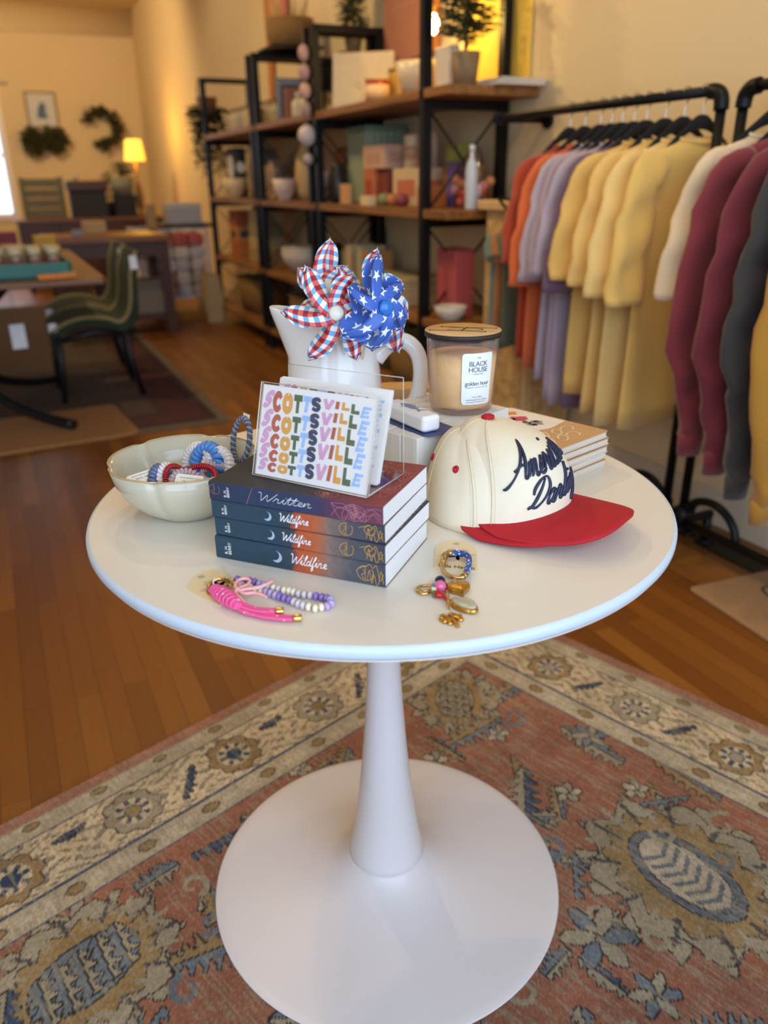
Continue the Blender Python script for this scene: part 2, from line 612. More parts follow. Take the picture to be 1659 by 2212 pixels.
# ------------------------------------------------------------------ patterned rug under the table
def make_rug():
    st = .0036
    LA, LB = 1.80, 1.62
    na, nb = int(LA / st), int(LB / st)
    A, B = np.meshgrid(np.arange(na + 1) * st, np.arange(nb + 1) * st, indexing='ij')
    col = np.zeros(A.shape + (3,))
    rng = np.random.RandomState(3)

    def srgb(h):
        return np.array(lin(h))
    PINK, CREAM, GREIGE, GUARD, RUST, NAVY, STEEL, TAN, DARK, IVORY = [srgb(x) for x in
        ('#a06e58', '#cbb693', '#9c9076', '#b6a688', '#94614a', '#38465a', '#6b7378', '#94794f', '#33302f', '#c0b198')]

    def paint(m, c, outline=None, w=1):
        if outline is not None:
            d = m.copy()
            for _ in range(w):
                e = d.copy()
                for ax in (0, 1):
                    for s in (1, -1):
                        e |= np.roll(d, s, ax)
                d = e
            col[d] = outline
        col[m] = c

    def inpoly(P):
        P = np.array(P)
        m = np.zeros(A.shape, bool)
        n = len(P)
        x0, y0 = P.min(0); x1, y1 = P.max(0)
        i0, i1 = max(int(x0 / st) - 1, 0), min(int(x1 / st) + 2, na + 1)
        j0, j1 = max(int(y0 / st) - 1, 0), min(int(y1 / st) + 2, nb + 1)
        if i0 >= i1 or j0 >= j1:
            return m
        X, Y = A[i0:i1, j0:j1], B[i0:i1, j0:j1]
        s = np.zeros(X.shape, bool)
        for k in range(n):
            xa, ya = P[k]; xb, yb = P[(k + 1) % n]
            if ya == yb:
                continue
            s ^= ((ya > Y) != (yb > Y)) & (X < (xb - xa) * (Y - ya) / (yb - ya) + xa)
        m[i0:i1, j0:j1] = s
        return m

    def ell(c, ra, rb, ang=0):
        u, v = math.cos(ang), math.sin(ang)
        X, Y = A - c[0], B - c[1]
        return ((X * u + Y * v) / ra) ** 2 + ((-X * v + Y * u) / rb) ** 2 < 1

    def flower(c, R, n, pet, mid, core, ph=0.):
        X, Y = A - c[0], B - c[1]
        r, th = np.hypot(X, Y), np.arctan2(Y, X) + ph
        rr = R * (.80 + .20 * np.abs(np.cos(th * n / 2)))
        paint(r < rr, pet, DARK * 1.6)
        paint(r < R * .62, CREAM)
        paint((r < R * .6) & (r > R * .34) & (np.cos(th * n) > .1), mid)
        paint(r < R * .26, core, mid)

    def serr(p0, p1, w, n, c1, c2=None, side=1):
        """serrated leaf bar: a spine with teeth on one or both sides"""
        p0, p1 = np.array(p0), np.array(p1)
        d = p1 - p0; L = np.hypot(*d); d = d / L; nn = np.array([-d[1], d[0]])
        for sg, cc in ((1, c1), (-1, c2)):
            if cc is None:
                continue
            P = [p0]
            for k in range(n):
                taper = math.sin(PI * (k + .7) / (n + .4)) ** .5
                P.append(p0 + d * L * (k + .15) / n + nn * w * .35 * sg * taper)
                P.append(p0 + d * L * (k + .75) / n + nn * w * sg * taper)
                P.append(p0 + d * L * (k + .8) / n + nn * w * .35 * sg * taper)
            P.append(p1)
            paint(inpoly(P), cc, DARK)

    def curl(c, R, c1, a0=0., turns=1.3, w=.011):
        for i in range(40):
            t = i / 39
            r = R * (1 - .75 * t); a = a0 + t * turns * 2 * PI
            m = ell((c[0] + r * math.cos(a), c[1] + r * math.sin(a)), w * (1 - .4 * t), w * (1 - .4 * t))
            col[m] = c1

    d = np.minimum(A, B)
    n1 = rng.rand(*A.shape)
    col[:] = RUST
    # field wash: long uneven streaks
    strip = np.repeat(rng.rand(nb // 3 + 2), 3)[:nb + 1][None, :]
    strip2 = np.repeat(rng.rand(na // 5 + 2), 5)[:na + 1][:, None]
    # ---- field motifs
    def palmette(c, R, ang, body, inner, core, eye=True):
        ca, sa = math.cos(ang), math.sin(ang)
        def L(x, y):
            return (c[0] + R * (x * ca - y * sa), c[1] + R * (x * sa + y * ca))
        for sgn in (1, -1):
            for k in range(7):
                a = .25 + k * .42
                bx, by = math.cos(a) * .72, math.sin(a) * .6 * sgn
                P = [L(bx - .10, by), L(bx * 1.45 - .09, by * 1.5), L(bx * 1.52 + .05, by * 1.58), L(bx * 1.35 + .10, by * 1.3), L(bx + .10, by)]
                paint(inpoly(P), body, DARK)
        paint(inpoly([L(.95 * math.cos(t) * (1 + .1 * math.cos(9 * t)), .78 * math.sin(t) * (1 + .1 * math.cos(9 * t))) for t in np.linspace(0, 2 * PI, 60)[:-1]]), body, DARK)
        paint(inpoly([L(.80 * math.cos(t) * (1 + .07 * math.cos(13 * t)), .60 * math.sin(t) * (1 + .09 * math.cos(13 * t))) for t in np.linspace(0, 2 * PI, 90)[:-1]]), inner, DARK * 1.6)
        for k in range(22):
            t = k / 22 * 2 * PI
            ct, st2 = math.cos(t), math.sin(t)
            for q0, q1, wd in ((.66, 1.02, .022), (.78, .80, .055), (.94, .96, .05)):
                P = [L(q0 * ct - wd * st2, q0 * .8 * st2 + wd * ct), L(q1 * ct - wd * st2, q1 * .8 * st2 + wd * ct), L(q1 * ct + wd * st2, q1 * .8 * st2 - wd * ct), L(q0 * ct + wd * st2, q0 * .8 * st2 - wd * ct)]
                paint(inpoly(P), body if k % 2 else DARK * 2.2)
        paint(inpoly([L(.60 * math.cos(t), .36 * math.sin(t)) for t in np.linspace(0, 2 * PI, 40)[:-1]]), core, DARK)
        if not eye:
            for k in range(5):
                serr(L(-.5 + .22 * k, -.3), L(-.35 + .22 * k, .3), R * .16, 4, body, core)
            return
        paint(inpoly([L(.50 * math.cos(t), .27 * math.sin(t)) for t in np.linspace(0, 2 * PI, 40)[:-1]]), IVORY * .85, DARK)
        for k in range(7):
            x = -.38 + k * .125
            paint(inpoly([L(x, -.2), L(x + .1, 0), L(x, .2), L(x + .05, .2), L(x + .15, 0), L(x + .05, -.2)]), core)
    for k in range(70):
        c = np.array((.3 + rng.rand() * 1.4, .3 + rng.rand() * 1.25))
        a = rng.choice([0., PI / 2, PI / 4, -PI / 4]) + .1 * (rng.rand() - .5)
        Lb = .05 + .07 * rng.rand()
        e = c + Lb * np.array((math.cos(a), math.sin(a)))
        pal = [(STEEL, TAN), (GREIGE, None), (NAVY * 1.3, GREIGE), (TAN, None), (STEEL, GREIGE), (GREIGE, STEEL)][k % 6]
        serr(c, e, .016 + .012 * rng.rand(), 3 + int(Lb * 35), *pal)
        if k % 3 == 0:
            f_ = c + np.array((rng.rand() - .5, rng.rand() - .5)) * .14
            for q in range(5):
                aa = q * 2 * PI / 5
                paint(ell(f_ + .014 * np.array((math.cos(aa), math.sin(aa))), .013, .008, aa), GREIGE if q % 2 else IVORY * .85, DARK)
    palmette((.515, .985), .185, PI / 2 * .9, GREIGE, TAN, STEEL * .8)
    palmette((1.36, .415), .15, .1, GREIGE, TAN, STEEL, False)
    palmette((.42, .36), .12, PI / 4, GREIGE, TAN, GREIGE, False)
    palmette((.95, 1.35), .15, 1.0, GREIGE, TAN, STEEL)
    for args in (
        ((.40, .48), (.56, .46), .035, 7, STEEL, TAN), ((.50, .62), (.64, .73), .035, 7, NAVY * 1.3, GREIGE),
        ((.33, .60), (.34, .76), .034, 7, STEEL, GREIGE), ((.24, .44), (.36, .42), .034, 6, STEEL, TAN),
        ((1.14, .42), (1.16, .60), .040, 8, STEEL, TAN), ((1.30, .55), (1.46, .62), .040, 8, STEEL, None),
        ((1.02, .34), (1.12, .33), .03, 5, NAVY * 1.3, None), ((.94, .33), (.86, .36), .03, 5, STEEL, None),
        ((.86, .99), (.96, 1.13), .036, 8, STEEL, GREIGE), ((.80, 1.12), (.69, 1.20), .036, 7, STEEL, TAN),
        ((.62, .82), (.70, .88), .022, 4, STEEL, None), ((1.20, .68), (1.05, .80), .03, 6, STEEL, GREIGE),
        ((.98, .90), (1.05, .99), .024, 5, STEEL, None), ((1.46, .36), (1.52, .48), .03, 6, NAVY * 1.3, GREIGE),
        ((.33, .90), (.42, .84), .02, 5, STEEL, None), ((1.2, .9), (1.3, 1.0), .03, 6, STEEL, GREIGE),
        ((.55, .30), (.63, .31), .03, 5, NAVY * 1.3, STEEL), ((1.08, .56), (1.26, .50), .045, 9, STEEL, TAN), ((.70, .70), (.82, .66), .035, 6, NAVY * 1.3, GREIGE), ((.78, .84), (.90, .80), .03, 6, STEEL, GREIGE), ((1.36, .58), (1.50, .52), .04, 7, NAVY * 1.3, GREIGE), ((.28, .80), (.30, .95), .03, 6, STEEL, TAN), ((.60, 1.24), (.74, 1.28), .035, 6, NAVY * 1.3, STEEL), ((1.10, 1.0), (1.2, 1.12), .035, 6, STEEL, TAN), ((.90, .55), (.98, .68), .03, 6, NAVY * 1.2, GREIGE), ((.72, .31), (.78, .36), .028, 5, STEEL, TAN),
    ):
        serr(*args)
    for c, R in (((.735, .945), .055), ((.31, .66), .035), ((.66, .78), .03), ((.76, 1.06), .035), ((1.07, .46), .035), ((.95, .42), .03)):
        for k in range(6):
            a = k * PI / 3 + .3
            paint(ell((c[0] + R * .62 * math.cos(a), c[1] + R * .62 * math.sin(a)), R * .52, R * .24, a), GREIGE if k % 2 else STEEL, DARK)
    for k in range(44):
        c = (.32 + rng.rand() * 1.3, .32 + rng.rand() * 1.2)
        curl(c, .022 + .012 * rng.rand(), GREIGE if k % 3 else STEEL * .9, rng.rand() * 6, .9, .006)
    # ---- borders
    bd = d < .283
    col[bd] = GUARD
    col[(d < .225) & (d > .082)] = CREAM
    X = np.where(A < B, B, A)           # distance along the nearer edge
    # which side: along a (edge b = 0) or along b (edge a = 0)
    sideA = B < A
    # scroll texture inside the main border
    W = np.sin(X * 95 + 3 * np.sin(d * 90)) * np.sin(d * 120 + 2.4 * np.sin(X * 40))
    mb = (d < .222) & (d > .085)
    col[mb & (W > .52)] = GREIGE * .82
    col[mb & (W > .52) & (W < .60)] = DARK * 2.6
    col[mb & (W < -.78)] = TAN * 1.05
    for k in range(9):
        s = .195 + k * .2365
        if s < LA:
            flower((s, .152), .058, 8, TAN if k % 2 else GREIGE, NAVY, TAN if k % 2 == 0 else NAVY)
            serr((s + .085, .115), (s + .15, .195 if k % 2 else .12), .02, 6, NAVY if k % 2 else NAVY * 1.2, None)
        if s < LB and k > 0:
            flower((.152, s + .19 - .2365 + .06), .055, 8, TAN if k % 2 else GREIGE, NAVY, GREIGE)
            serr((.115, s + .14), (.185, s + .10), .02, 6, NAVY * 1.2, None)
    for k in range(40):
        s = .06 + k * .046
        for dd, rr in ((.052, .011), (.252, .013)):
            for c in ((s, dd), (dd, s)):
                if max(c) > dd + .02 or dd < .1:
                    m = ell(c, rr * 1.25 if c[0] == s else rr * .7, rr * .7 if c[0] == s else rr * 1.25, 0)
                    m &= np.abs(np.minimum(A, B) - dd) < .02
                    if k % 3 == 0:
                        paint(m, TAN, DARK * 2.2)
                    else:
                        paint(m, IVORY * .95)
    for dd in (.082, .225, .281):
        m = np.abs(d - dd) < .0024
        col[m] = NAVY * 1.25
    m = np.abs(d - .036) < .003
    col[m] = GREIGE * .8
    col[d < .034] = PINK
    # wear and pile
    stre = np.repeat(rng.rand(na + 1, nb // 9 + 2), 9, 1)[:, :nb + 1]
    stre = (stre + np.roll(stre, 2, 1) + np.roll(stre, -2, 1)) / 3
    k_ = np.clip((stre - .60) * 2.2, 0, .55)[..., None]
    col[:] = col * (1 - k_) + (GREIGE * .95) * k_
    wear = .80 + .4 * rng.rand(*A.shape)
    low = np.kron(rng.rand(na // 12 + 2, nb // 12 + 2), np.ones((12, 12)))[:na + 1, :nb + 1]
    for _ in range(6):
        low = (low + np.roll(low, 3, 0) + np.roll(low, -3, 0) + np.roll(low, 3, 1) + np.roll(low, -3, 1)) / 5
    strm = (.93 + .10 * strip + .05 * strip2)
    col *= (wear * (.78 + .44 * low) * strm)[..., None]
    flecks = (rng.rand(*A.shape) > .965) & ~bd
    col[flecks] = col[flecks] * .5 + GREIGE * .5
    me = bpy.data.meshes.new('patterned_rug')
    H = .006 + .0006 * rng.rand(*A.shape)
    H[0, :] = H[:, 0] = H[-1, :] = H[:, -1] = 0.0005
    vs = np.stack([A, B, H], -1).reshape(-1, 3)
    idx = np.arange((na + 1) * (nb + 1)).reshape(na + 1, nb + 1)
    fs = np.stack([idx[:-1, :-1], idx[1:, :-1], idx[1:, 1:], idx[:-1, 1:]], -1).reshape(-1, 4)
    me.vertices.add(len(vs)); me.vertices.foreach_set('co', vs.ravel())
    me.loops.add(fs.size); me.loops.foreach_set('vertex_index', fs.ravel())
    me.polygons.add(len(fs)); me.polygons.foreach_set('loop_start', np.arange(0, fs.size, 4))
    me.update(calc_edges=True)
    ca = me.color_attributes.new('weave', 'FLOAT_COLOR', 'POINT')
    rgba = np.concatenate([np.clip(col, 0, 1), np.ones(A.shape + (1,))], -1).reshape(-1)
    ca.data.foreach_set('color', rgba.astype(np.float32))
    q = NT('woven wool')
    at = q.n('Attribute', attribute_name='weave')
    f = q.noise(q.coord(), 420, 2)
    q.l(q.mix(q.math('MULTIPLY', f, .35), at.outputs['Color'], '#3a322c'), q.b.inputs['Base Color'])
    q.set(Roughness=.95)
    q.b.inputs['Specular IOR Level'].default_value = .1
    q.bump(q.noise(q.coord(), 520, 2), .5, .002)
    me.materials.append(q.m)
    o = bpy.data.objects.new('patterned_rug', me)
    COL.objects.link(o)
    o.matrix_world = T(.2162, 2.0944, 0.0005) @ Rz(rad(-136.2))
    tag(o, 'large faded rust and cream patterned rug under the white pedestal table', 'rug')


make_rug()

# ------------------------------------------------------------------ round pedestal table
TX, TY, TZ = -.0034, 1.0369, .735
WT = M('white lacquer', '#d6cfcb', .32, var=.02, scale=8)
tb = thing('pedestal_table', 'round white pedestal table holding the books, caps and candle', 'table', T(TX, TY, 0))
MB().lathe([(0.0005, .7165), (.3940, .7165), (.3945, .7346), (.394, .735), (0.0005, .735)], 160, smooth=False).build('tabletop', M('white laminate', '#e6ddcb', .3, var=.02, scale=6), tb)
MB().lathe([(.3880, .7163), (.3945, .7183), (.3985, .7233), (.3986, .7295), (.3972, .7335), (.3941, .7351)], 160, caps=False).build('window_tinted_rim', M('rim with painted window tint', '#ccd8e0', .35, var=.02), tb)  # cool window light painted into the rim's bluish colour
pf = [(.0206, .7165), (.0206, .69), (.021, .62), (.0225, .54), (.0255, .46), (.0295, .38), (.0345, .31), (.0405, .24), (.0475, .175), (.055, .12), (.0625, .078), (.0650, .0705), (.0645, .0695)]
MB().lathe(pf, 64).build('stem', WT, tb)
pf = [(.0640, .0700), (.067, .0662), (.078, .0560), (.095, .0455), (.12, .0360), (.16, .0275), (.20, .0215), (.25, .0155), (.285, .0115), (.2985, .0095), (.3005, .0085), (.2995, .0074), (.0005, .0074)]
MB().lathe(pf, 128).build('base', WT, tb)

# ------------------------------------------------------------------ four paperbacks
BX = T(-.2003, .841, TZ) @ Rz(math.atan2(-.0835, .2))
PAGE = NT('page block')
co_ = PAGE.coord()
mp = PAGE.n('Mapping'); mp.inputs['Scale'].default_value = (6, 6, 2600); PAGE.l(co_, mp.inputs[0])
nz = PAGE.noise(mp.outputs[0], 1, 2)
PAGE.l(PAGE.mix(nz, '#d9d9d6', '#f4f3ef'), PAGE.b.inputs['Base Color']); PAGE.set(Roughness=.8)
PAGE.bump(nz, .3, .0004)


def cover_mat(name, stops, top=None):
    q = NT(name)
    co = q.coord()
    sx, sy, sz = q.sep(co)
    f = q.math('ADD', q.math('DIVIDE', sx, .2167), q.math('MULTIPLY_ADD', q.noise(co, 55, 4, .65), .16, -.08))
    c = q.ramp(f, stops)
    if top:
        c2 = q.ramp(f, top)
        up = q.n('NewGeometry')
        c = q.mix(q.math('GREATER_THAN', sz, top_z), c, c2)
    w = q.noise(co, 700, 2)
    c = q.mix(q.math('MULTIPLY', w, .14), c, '#8a8f96')
    g = q.noise(co, 130, 4)
    c = q.mix(q.math('MULTIPLY', g, .3), c, '#14181f')
    q.l(c, q.b.inputs['Base Color'])
    q.set(Roughness=.62)
    q.b.inputs['Specular IOR Level'].default_value = .2
    q.bump(w, .2, .0005)
    return q.m


top_z = .0225 - .0004
WF = cover_mat('wildfire cover', [(0, '#26424f'), (.38, '#25404e'), (.47, '#3b4148'), (.50, '#c4501c'), (.60, '#c2642e'), (.70, '#8f7465'), (.80, '#575459'), (1, '#3f424b')])
WR = cover_mat('written cover', [(0, '#2a2d3b'), (.1, '#28334d'), (.55, '#2a3a5c'), (.68, '#4a3350'), (.82, '#77324a'), (1, '#74394a')],
               [(0, '#322f2e'), (.45, '#3d3735'), (.62, '#4e3835'), (.78, '#8a3b36'), (1, '#9a4540')])
WHITEINK = M('white print', '#e9e8e4', .6, var=.02)
SILVER = M('pale moon print', '#a9bcc9', .6, var=.25, scale=300)
GOLDINK = M('gold line print', '#cf9a45', .5, var=.1)
ROSEINK = M('rose line print', '#c4838a', .5, var=.1)
CORALINK = M('coral line print', '#d98672', .5, var=.1)
BLK = M('black print', '#26272b', .6, var=.05)


def book(name, label, z, h, mat, dx, dy, rot, writer):
    bk = thing(name, label, 'book', BX @ T(dx, dy, z - TZ) @ Rz(rad(rot)), 'paperback novels stacked on the table')
    L, D, c = .2167, .1377, .0007
    m = MB()
    # wrap cover: back board, spine, front board in one sheet
    pr = [(D, 0), (.0015, 0), (0, .0012), (0, h - .0012), (.0015, h), (D, h), (D, h - c), (.0022, h - c), (c, h - .0022), (c, .0022), (.0022, c), (D, c)]
    m.loft([[(0, y, zz) for y, zz in pr], [(L, y, zz) for y, zz in pr]], smooth=False)
    m.build('cover', mat, bk)
    MB().box(.0009, L - .0006, .0016, D - .0008, c + .00005, h - c - .00005).build('page_block', PAGE.m, bk)
    writer(bk, L, D, h)
    return bk


def spine(m, fn=None):
    return lambda x, y: (x, -.00025, y)


def spine_words(bk, L, h, x0, size, word, mat, w, name, slant=.25, xs=1.25):
    st, adv = script_strokes(word, slant)
    m = MB()
    zc = h * .36
    for s in st:
        m.ribbon([(x0 + px * size * xs, zc + py * size) for px, py in s], [w * (.7 + .5 * math.sin(3 * i / len(s) * PI) ** 2) for i in range(len(s))], fn=lambda x, y: (x, -.0003, y))
    m.build(name, mat, bk)


def author(bk, h, x0, size):
    m = MB()
    for k, s in enumerate(('B. H.', 'BERRY')):
        v, f = text_geo(s, size, fat=.012)
        m.add([(x0 + k * size * .95 - p[1], -.0003, h * .24 + p[0]) for p in v], [g[::-1] for g in f])
    m.build('author_lettering', WHITEINK, bk)


def swirl(m, cx, cz, r, seed, w, fn, ex=.006):
    rg = random.Random(seed)
    ph = rg.random() * 6
    pts = [(cx + r * (1 + .06 * math.sin(5 * t)) * math.cos(t + ph), cz + r * .92 * math.sin(t + ph)) for t in np.linspace(0, 5.6, 26)]
    m.ribbon(pts, w, fn=fn)
    for k in range(4):
        a = ph + rg.random() * 2 - 1
        p = catmull([Vector((cx, cz, 0)), Vector((cx + r * .5 * math.cos(a + k), cz + r * .6 * math.sin(a + k), 0)), Vector((cx + r * .2 * math.cos(a + k + .6), cz + r * .9 * math.sin(a + k + .6), 0))], 5)
        m.ribbon([(q.x, q.y) for q in p], w * .9, fn=fn)


def vine(m, x0, x1, z0, z1, seed, w, fn):
    rg = random.Random(seed)
    pts = [Vector((x0 + (x1 - x0) * i / 7, z0 + (z1 - z0) * rg.random(), 0)) for i in range(8)]
    m.ribbon([(q.x, q.y) for q in catmull(pts, 5)], w, fn=fn)


def wild(xw, size, xm, loops):
    def wr(bk, L, D, h):
        author(bk, h, L * .075, h * .19)
        spine_words(bk, L, h, xw, size, 'Wildfire', WHITEINK, .00105, 'title_lettering')
        m = MB()
        R = h * .25
        a = [(xm + R * math.cos(t), h * .52 + R * math.sin(t)) for t in np.linspace(-2.3, 1.5, 16)]
        b = [(xm - R * .42 + R * .95 * math.cos(t), h * .52 + R * .3 + R * .95 * math.sin(t)) for t in np.linspace(1.0, -1.75, 16)]
        m.prism(a + b, 0, .0002, X=Matrix(((1, 0, 0, 0), (0, 0, -1, -.0001), (0, 1, 0, 0), (0, 0, 0, 1))))
        m.build('crescent_moon', SILVER, bk)
        g = MB()
        fn = lambda x, y: (x, -.0003, min(max(y, .0004), h - .0004))
        for k, (x, zz, r) in enumerate(loops):
            swirl(g, x * L, zz * h, r * h, k + 3, .0007, fn)
        vine(g, L * .86, L * .99, h * .25, h * .95, 5, .0006, fn)
        vine(g, L * .90, L * .99, h * .02, h * .7, 8, .0006, fn)
        # line work running over onto the boards, seen along the page edge and at the stepped-back front
        for zz, sd in ((h + .0003, 4), (-.0003, 9)):
            f2 = lambda x, y, zz=zz: (min(max(x, .001), L - .0005), min(max(y, .001), D - .001), zz)
            for k in range(5):
                vine(g, L * .55, L * .985, .004, .03 + .02 * k, sd + k, .0006, f2)
        # printed edge of the boards at the open end
        for k in range(16):
            y = D * (k + .3) / 16
            g.box(L - .0002, L + .0003, y, y + .0035 + .002 * (k % 3), 0.0001, .0006)
        g.build('gold_linework', GOLDINK, bk)
    return wr


def written(bk, L, D, h):
    author(bk, h, L * .105, h * .20)
    spine_words(bk, L, h, L * .285, .0052, 'Written', WHITEINK, .00055, 'title_lettering', .2, 2.35)
    m = MB()
    fn = lambda x, y: (x, -.0003, min(max(y, .0004), h - .0004))
    m.ribbon([(L * .225, .0005), (L * .27, h - .0005)], .0004, fn=fn)
    swirl(m, L * .035, h * .6, h * .3, 3, .0003, fn)
    for k in range(3):
        swirl(m, L * (.585 + .008 * k), h * .55, .0006, k, .0004, fn)
    for r in (.12, .22, .34, .48, .62):
        swirl(m, L * .845, h * .34, h * r, int(r * 100), .00045, fn)
    for k in range(4):
        vine(m, L * .72, L * .99, h * .05, h * .9, 20 + k, .0004, fn)
    m.build('spine_linework', ROSEINK, bk)
    g = MB()
    f2 = lambda x, y: (min(max(x, .001), L - .001), min(max(y, .0015), D - .0015), h + .0003)
    for (cx, cy) in ((L * .67, D * .10), (L * .90, D * .72), (L * .74, D * .5), (L * .95, D * .35), (L * .8, D * .9)):
        for r in (.003, .006, .0095, .013):
            swirl(g, cx, cy, r, int(cx * 9999 + r * 999), .0004, f2)
    for k in range(14):
        rg = random.Random(k)
        x0 = L * (.62 + .2 * rg.random())
        vine(g, x0, L * .99, D * rg.random() * .8, D * (.2 + .8 * rg.random()), k, .0004, f2)
    v, f = text_geo('BERRY', .011)
    g.add([(L * .80 - p[1], D * .52 + p[0], h + .0004) for p in v], f)
    g.build('cover_linework', CORALINK, bk)


G2 = [(.79, .5, .36), (.92, .62, .28)]
book('paperback_book', 'bottom book of the stack, thick navy Wildfire paperback lying on the white tabletop', TZ + .0003, .0285, WF, .001, -.001, .3, wild(.098, .0062, .082, [(.89, .5, .34)]))
book('paperback_book', 'second book from the bottom of the stack, teal and orange Wildfire paperback', TZ + .0289, .0230, WF, .0015, .002, -.9, wild(.088, .0050, .0745, G2))
book('paperback_book', 'third book from the bottom of the stack, teal and orange Wildfire paperback', TZ + .0520, .0222, WF, 0, .0008, .4, wild(.087, .0050, .0735, G2))
book('paperback_book', 'topmost book of the stack, navy and red Written paperback under the card stand', TZ + .0743, .0225, WR, -.0005, 0, -.2, written)
BT = TZ + .0970            # top of the book stack

# ------------------------------------------------------------------ acrylic card stand and postcards
CX = T(-.1525, .857, BT + .0005) @ Rz(rad(-29.9))
ACR = clear_plastic('clear acrylic', '#ffffff', .05)
EDGE = M('acrylic edge glint', '#cfc6b4', .12, var=.25, scale=90)
cs = thing('card_stand', 'clear acrylic postcard stand on top of the book stack', 'card stand', CX)
LEAN = Rx(rad(-16))        # leans back (towards +y)
W_, H_ = .155, .108
m = MB().box(0, W_, 0, .0016, .0005, H_, X=LEAN)
m.build('sleeve_pane', ACR, cs)
m = MB()
for x in (0.0003, W_ - .0003):
    m.tube([LEAN @ Vector((x, -.0002, .001)), LEAN @ Vector((x, -.0002, H_))], .0007, 6)
    m.tube([LEAN @ Vector((x, .0034, .001)), LEAN @ Vector((x, .0034, H_))], .0006, 6)
m.tube([LEAN @ Vector((0, .0036, H_)), LEAN @ Vector((W_, .0036, H_))], .0006, 6)
m.tube([LEAN @ Vector((0, -.0002, H_)), LEAN @ Vector((W_, -.0002, H_))], .0006, 6)
m.tube([LEAN @ Vector((0, -.0002, .001)), LEAN @ Vector((W_, -.0002, .001))], .0007, 6)
m.build('edge_trim', EDGE, cs)
MB().box(0, W_, 0.0, .083, 0, .0016).build('foot_plate', ACR, cs)
MB().box(0, W_, .0815, .083, .0016, .1135).build('support_pane', ACR, cs)
m = MB()
m.tube([(0, .083, .1135), (W_, .083, .1135)], .0004, 6); m.tube([(W_, .083, .001), (W_, .083, .1135)], .0005, 6); m.tube([(W_, .003, .0015), (W_, .083, .0015)], .0006, 6)
m.tube([(0, .083, .001), (0, .083, .1135)], .0004, 6)
m.build('support_edge', EDGE, cs)

PAPER = M('postcard stock', '#ebe6dd', .6, var=.02)
# letters of the card: each a set of strokes in a unit cell (x 0..1, y 0..1), stroke weight relative to the cell
BUB = {
    'S': ([[(.84, .72), (.72, .86), (.46, .88), (.22, .76), (.26, .58), (.55, .5), (.78, .38), (.74, .2), (.5, .12), (.18, .22)]], .30),
    'C': ([[(.82, .68), (.68, .84), (.42, .84), (.2, .62), (.17, .42), (.3, .18), (.58, .14), (.82, .3)]], .34),
    'O': ([[(.5, .84), (.24, .74), (.17, .5), (.24, .26), (.5, .16), (.76, .26), (.83, .5), (.76, .74), (.52, .84)]], .34),
    'T': ([[(0, .84), (1, .84)], [(.5, .9), (.5, 0)]], .32),
    'V': ([[(.14, 1.), (.5, .05)], [(.86, 1.), (.5, .05)]], .30),
    'I': ([[(.5, 1.), (.5, 0)]], .74),
    'L': ([[(.24, 1.), (.24, .0)], [(.1, .16), (1., .16)]], .34),
    'E': ([[(.2, 1.), (.2, 0)], [(.05, .86), (1., .86)], [(.05, .5), (.85, .5)], [(.05, .14), (1., .14)]], .21),
}
CCOL = dict(S='#d8a3bd', C='#bb6450', O='#dfa252', T='#5f7050', U='#a4c1e6', N='#44485e', I='#b5624a')
CMAT = {k: M('card ink ' + k, v, .6, var=.02) for k, v in CCOL.items()}
# column: glyph, ink, x at the top row, x at the bottom row, half width, slant, row edges (fractions of a 1000-unit card, from the top)
_cols = [('S', 'S', 205, 145, 38, .55, [(278, 435), (440, 598), (592, 745), (735, 872), (868, 982)]),
         ('C', 'C', 295, 235, 42, 0, [(290, 468), (492, 642), (662, 790), (805, 908), (918, 1000)]),
         ('O', 'O', 388, 330, 44, 0, [(303, 485), (510, 663), (683, 810), (826, 925), (938, 1015)]),
         ('T', 'T', 482, 416, 37, 0, [(320, 480), (512, 655), (675, 803), (820, 925), (945, 1030)]),
         ('T', 'U', 565, 500, 37, .1, [(330, 472), (500, 635), (652, 783), (797, 918), (938, 1045)]),
         ('S', 'N', 648, 584, 46, 0, [(338, 463), (480, 610), (622, 760), (773, 908), (928, 1062)]),
         ('V', 'S', 757, 688, 48, .1, [(350, 445), (468, 582), (595, 728), (745, 892), (925, 1075)]),
         ('I', 'I', 836, 766, 20, .12, [(365, 440), (466, 562), (590, 710), (745, 888), (925, 1088)]),
         ('L', 'O', 907, 835, 34, 0, [(373, 450), (466, 570), (590, 720), (745, 898), (930, 1105)]),
         ('L', 'T', 992, 918, 36, 0, [(385, 480), (480, 608), (605, 760), (763, 930), (945, 1122)]),
         ('E', 'U', 1082, 1006, 36, .3, [(397, 525), (515, 680), (655, 830), (805, 985), (985, 1140)])]
_Q = np.array([(150, 225), (1180, 340), (1075, 1200), (62, 1012)], float)


def quad_inv(x, y):
    u, v = .5, .5
    for _ in range(12):
        p = (1 - u) * (1 - v) * _Q[0] + u * (1 - v) * _Q[1] + u * v * _Q[2] + (1 - u) * v * _Q[3]
        du = (1 - v) * (_Q[1] - _Q[0]) + v * (_Q[2] - _Q[3]); dv = (1 - u) * (_Q[3] - _Q[0]) + u * (_Q[2] - _Q[1])
        d = np.linalg.solve(np.array([du, dv]).T, np.array([x, y]) - p)
        u += d[0]; v += d[1]
    return u, v


CW, CH = .1505, .1035
_inkmesh = {}


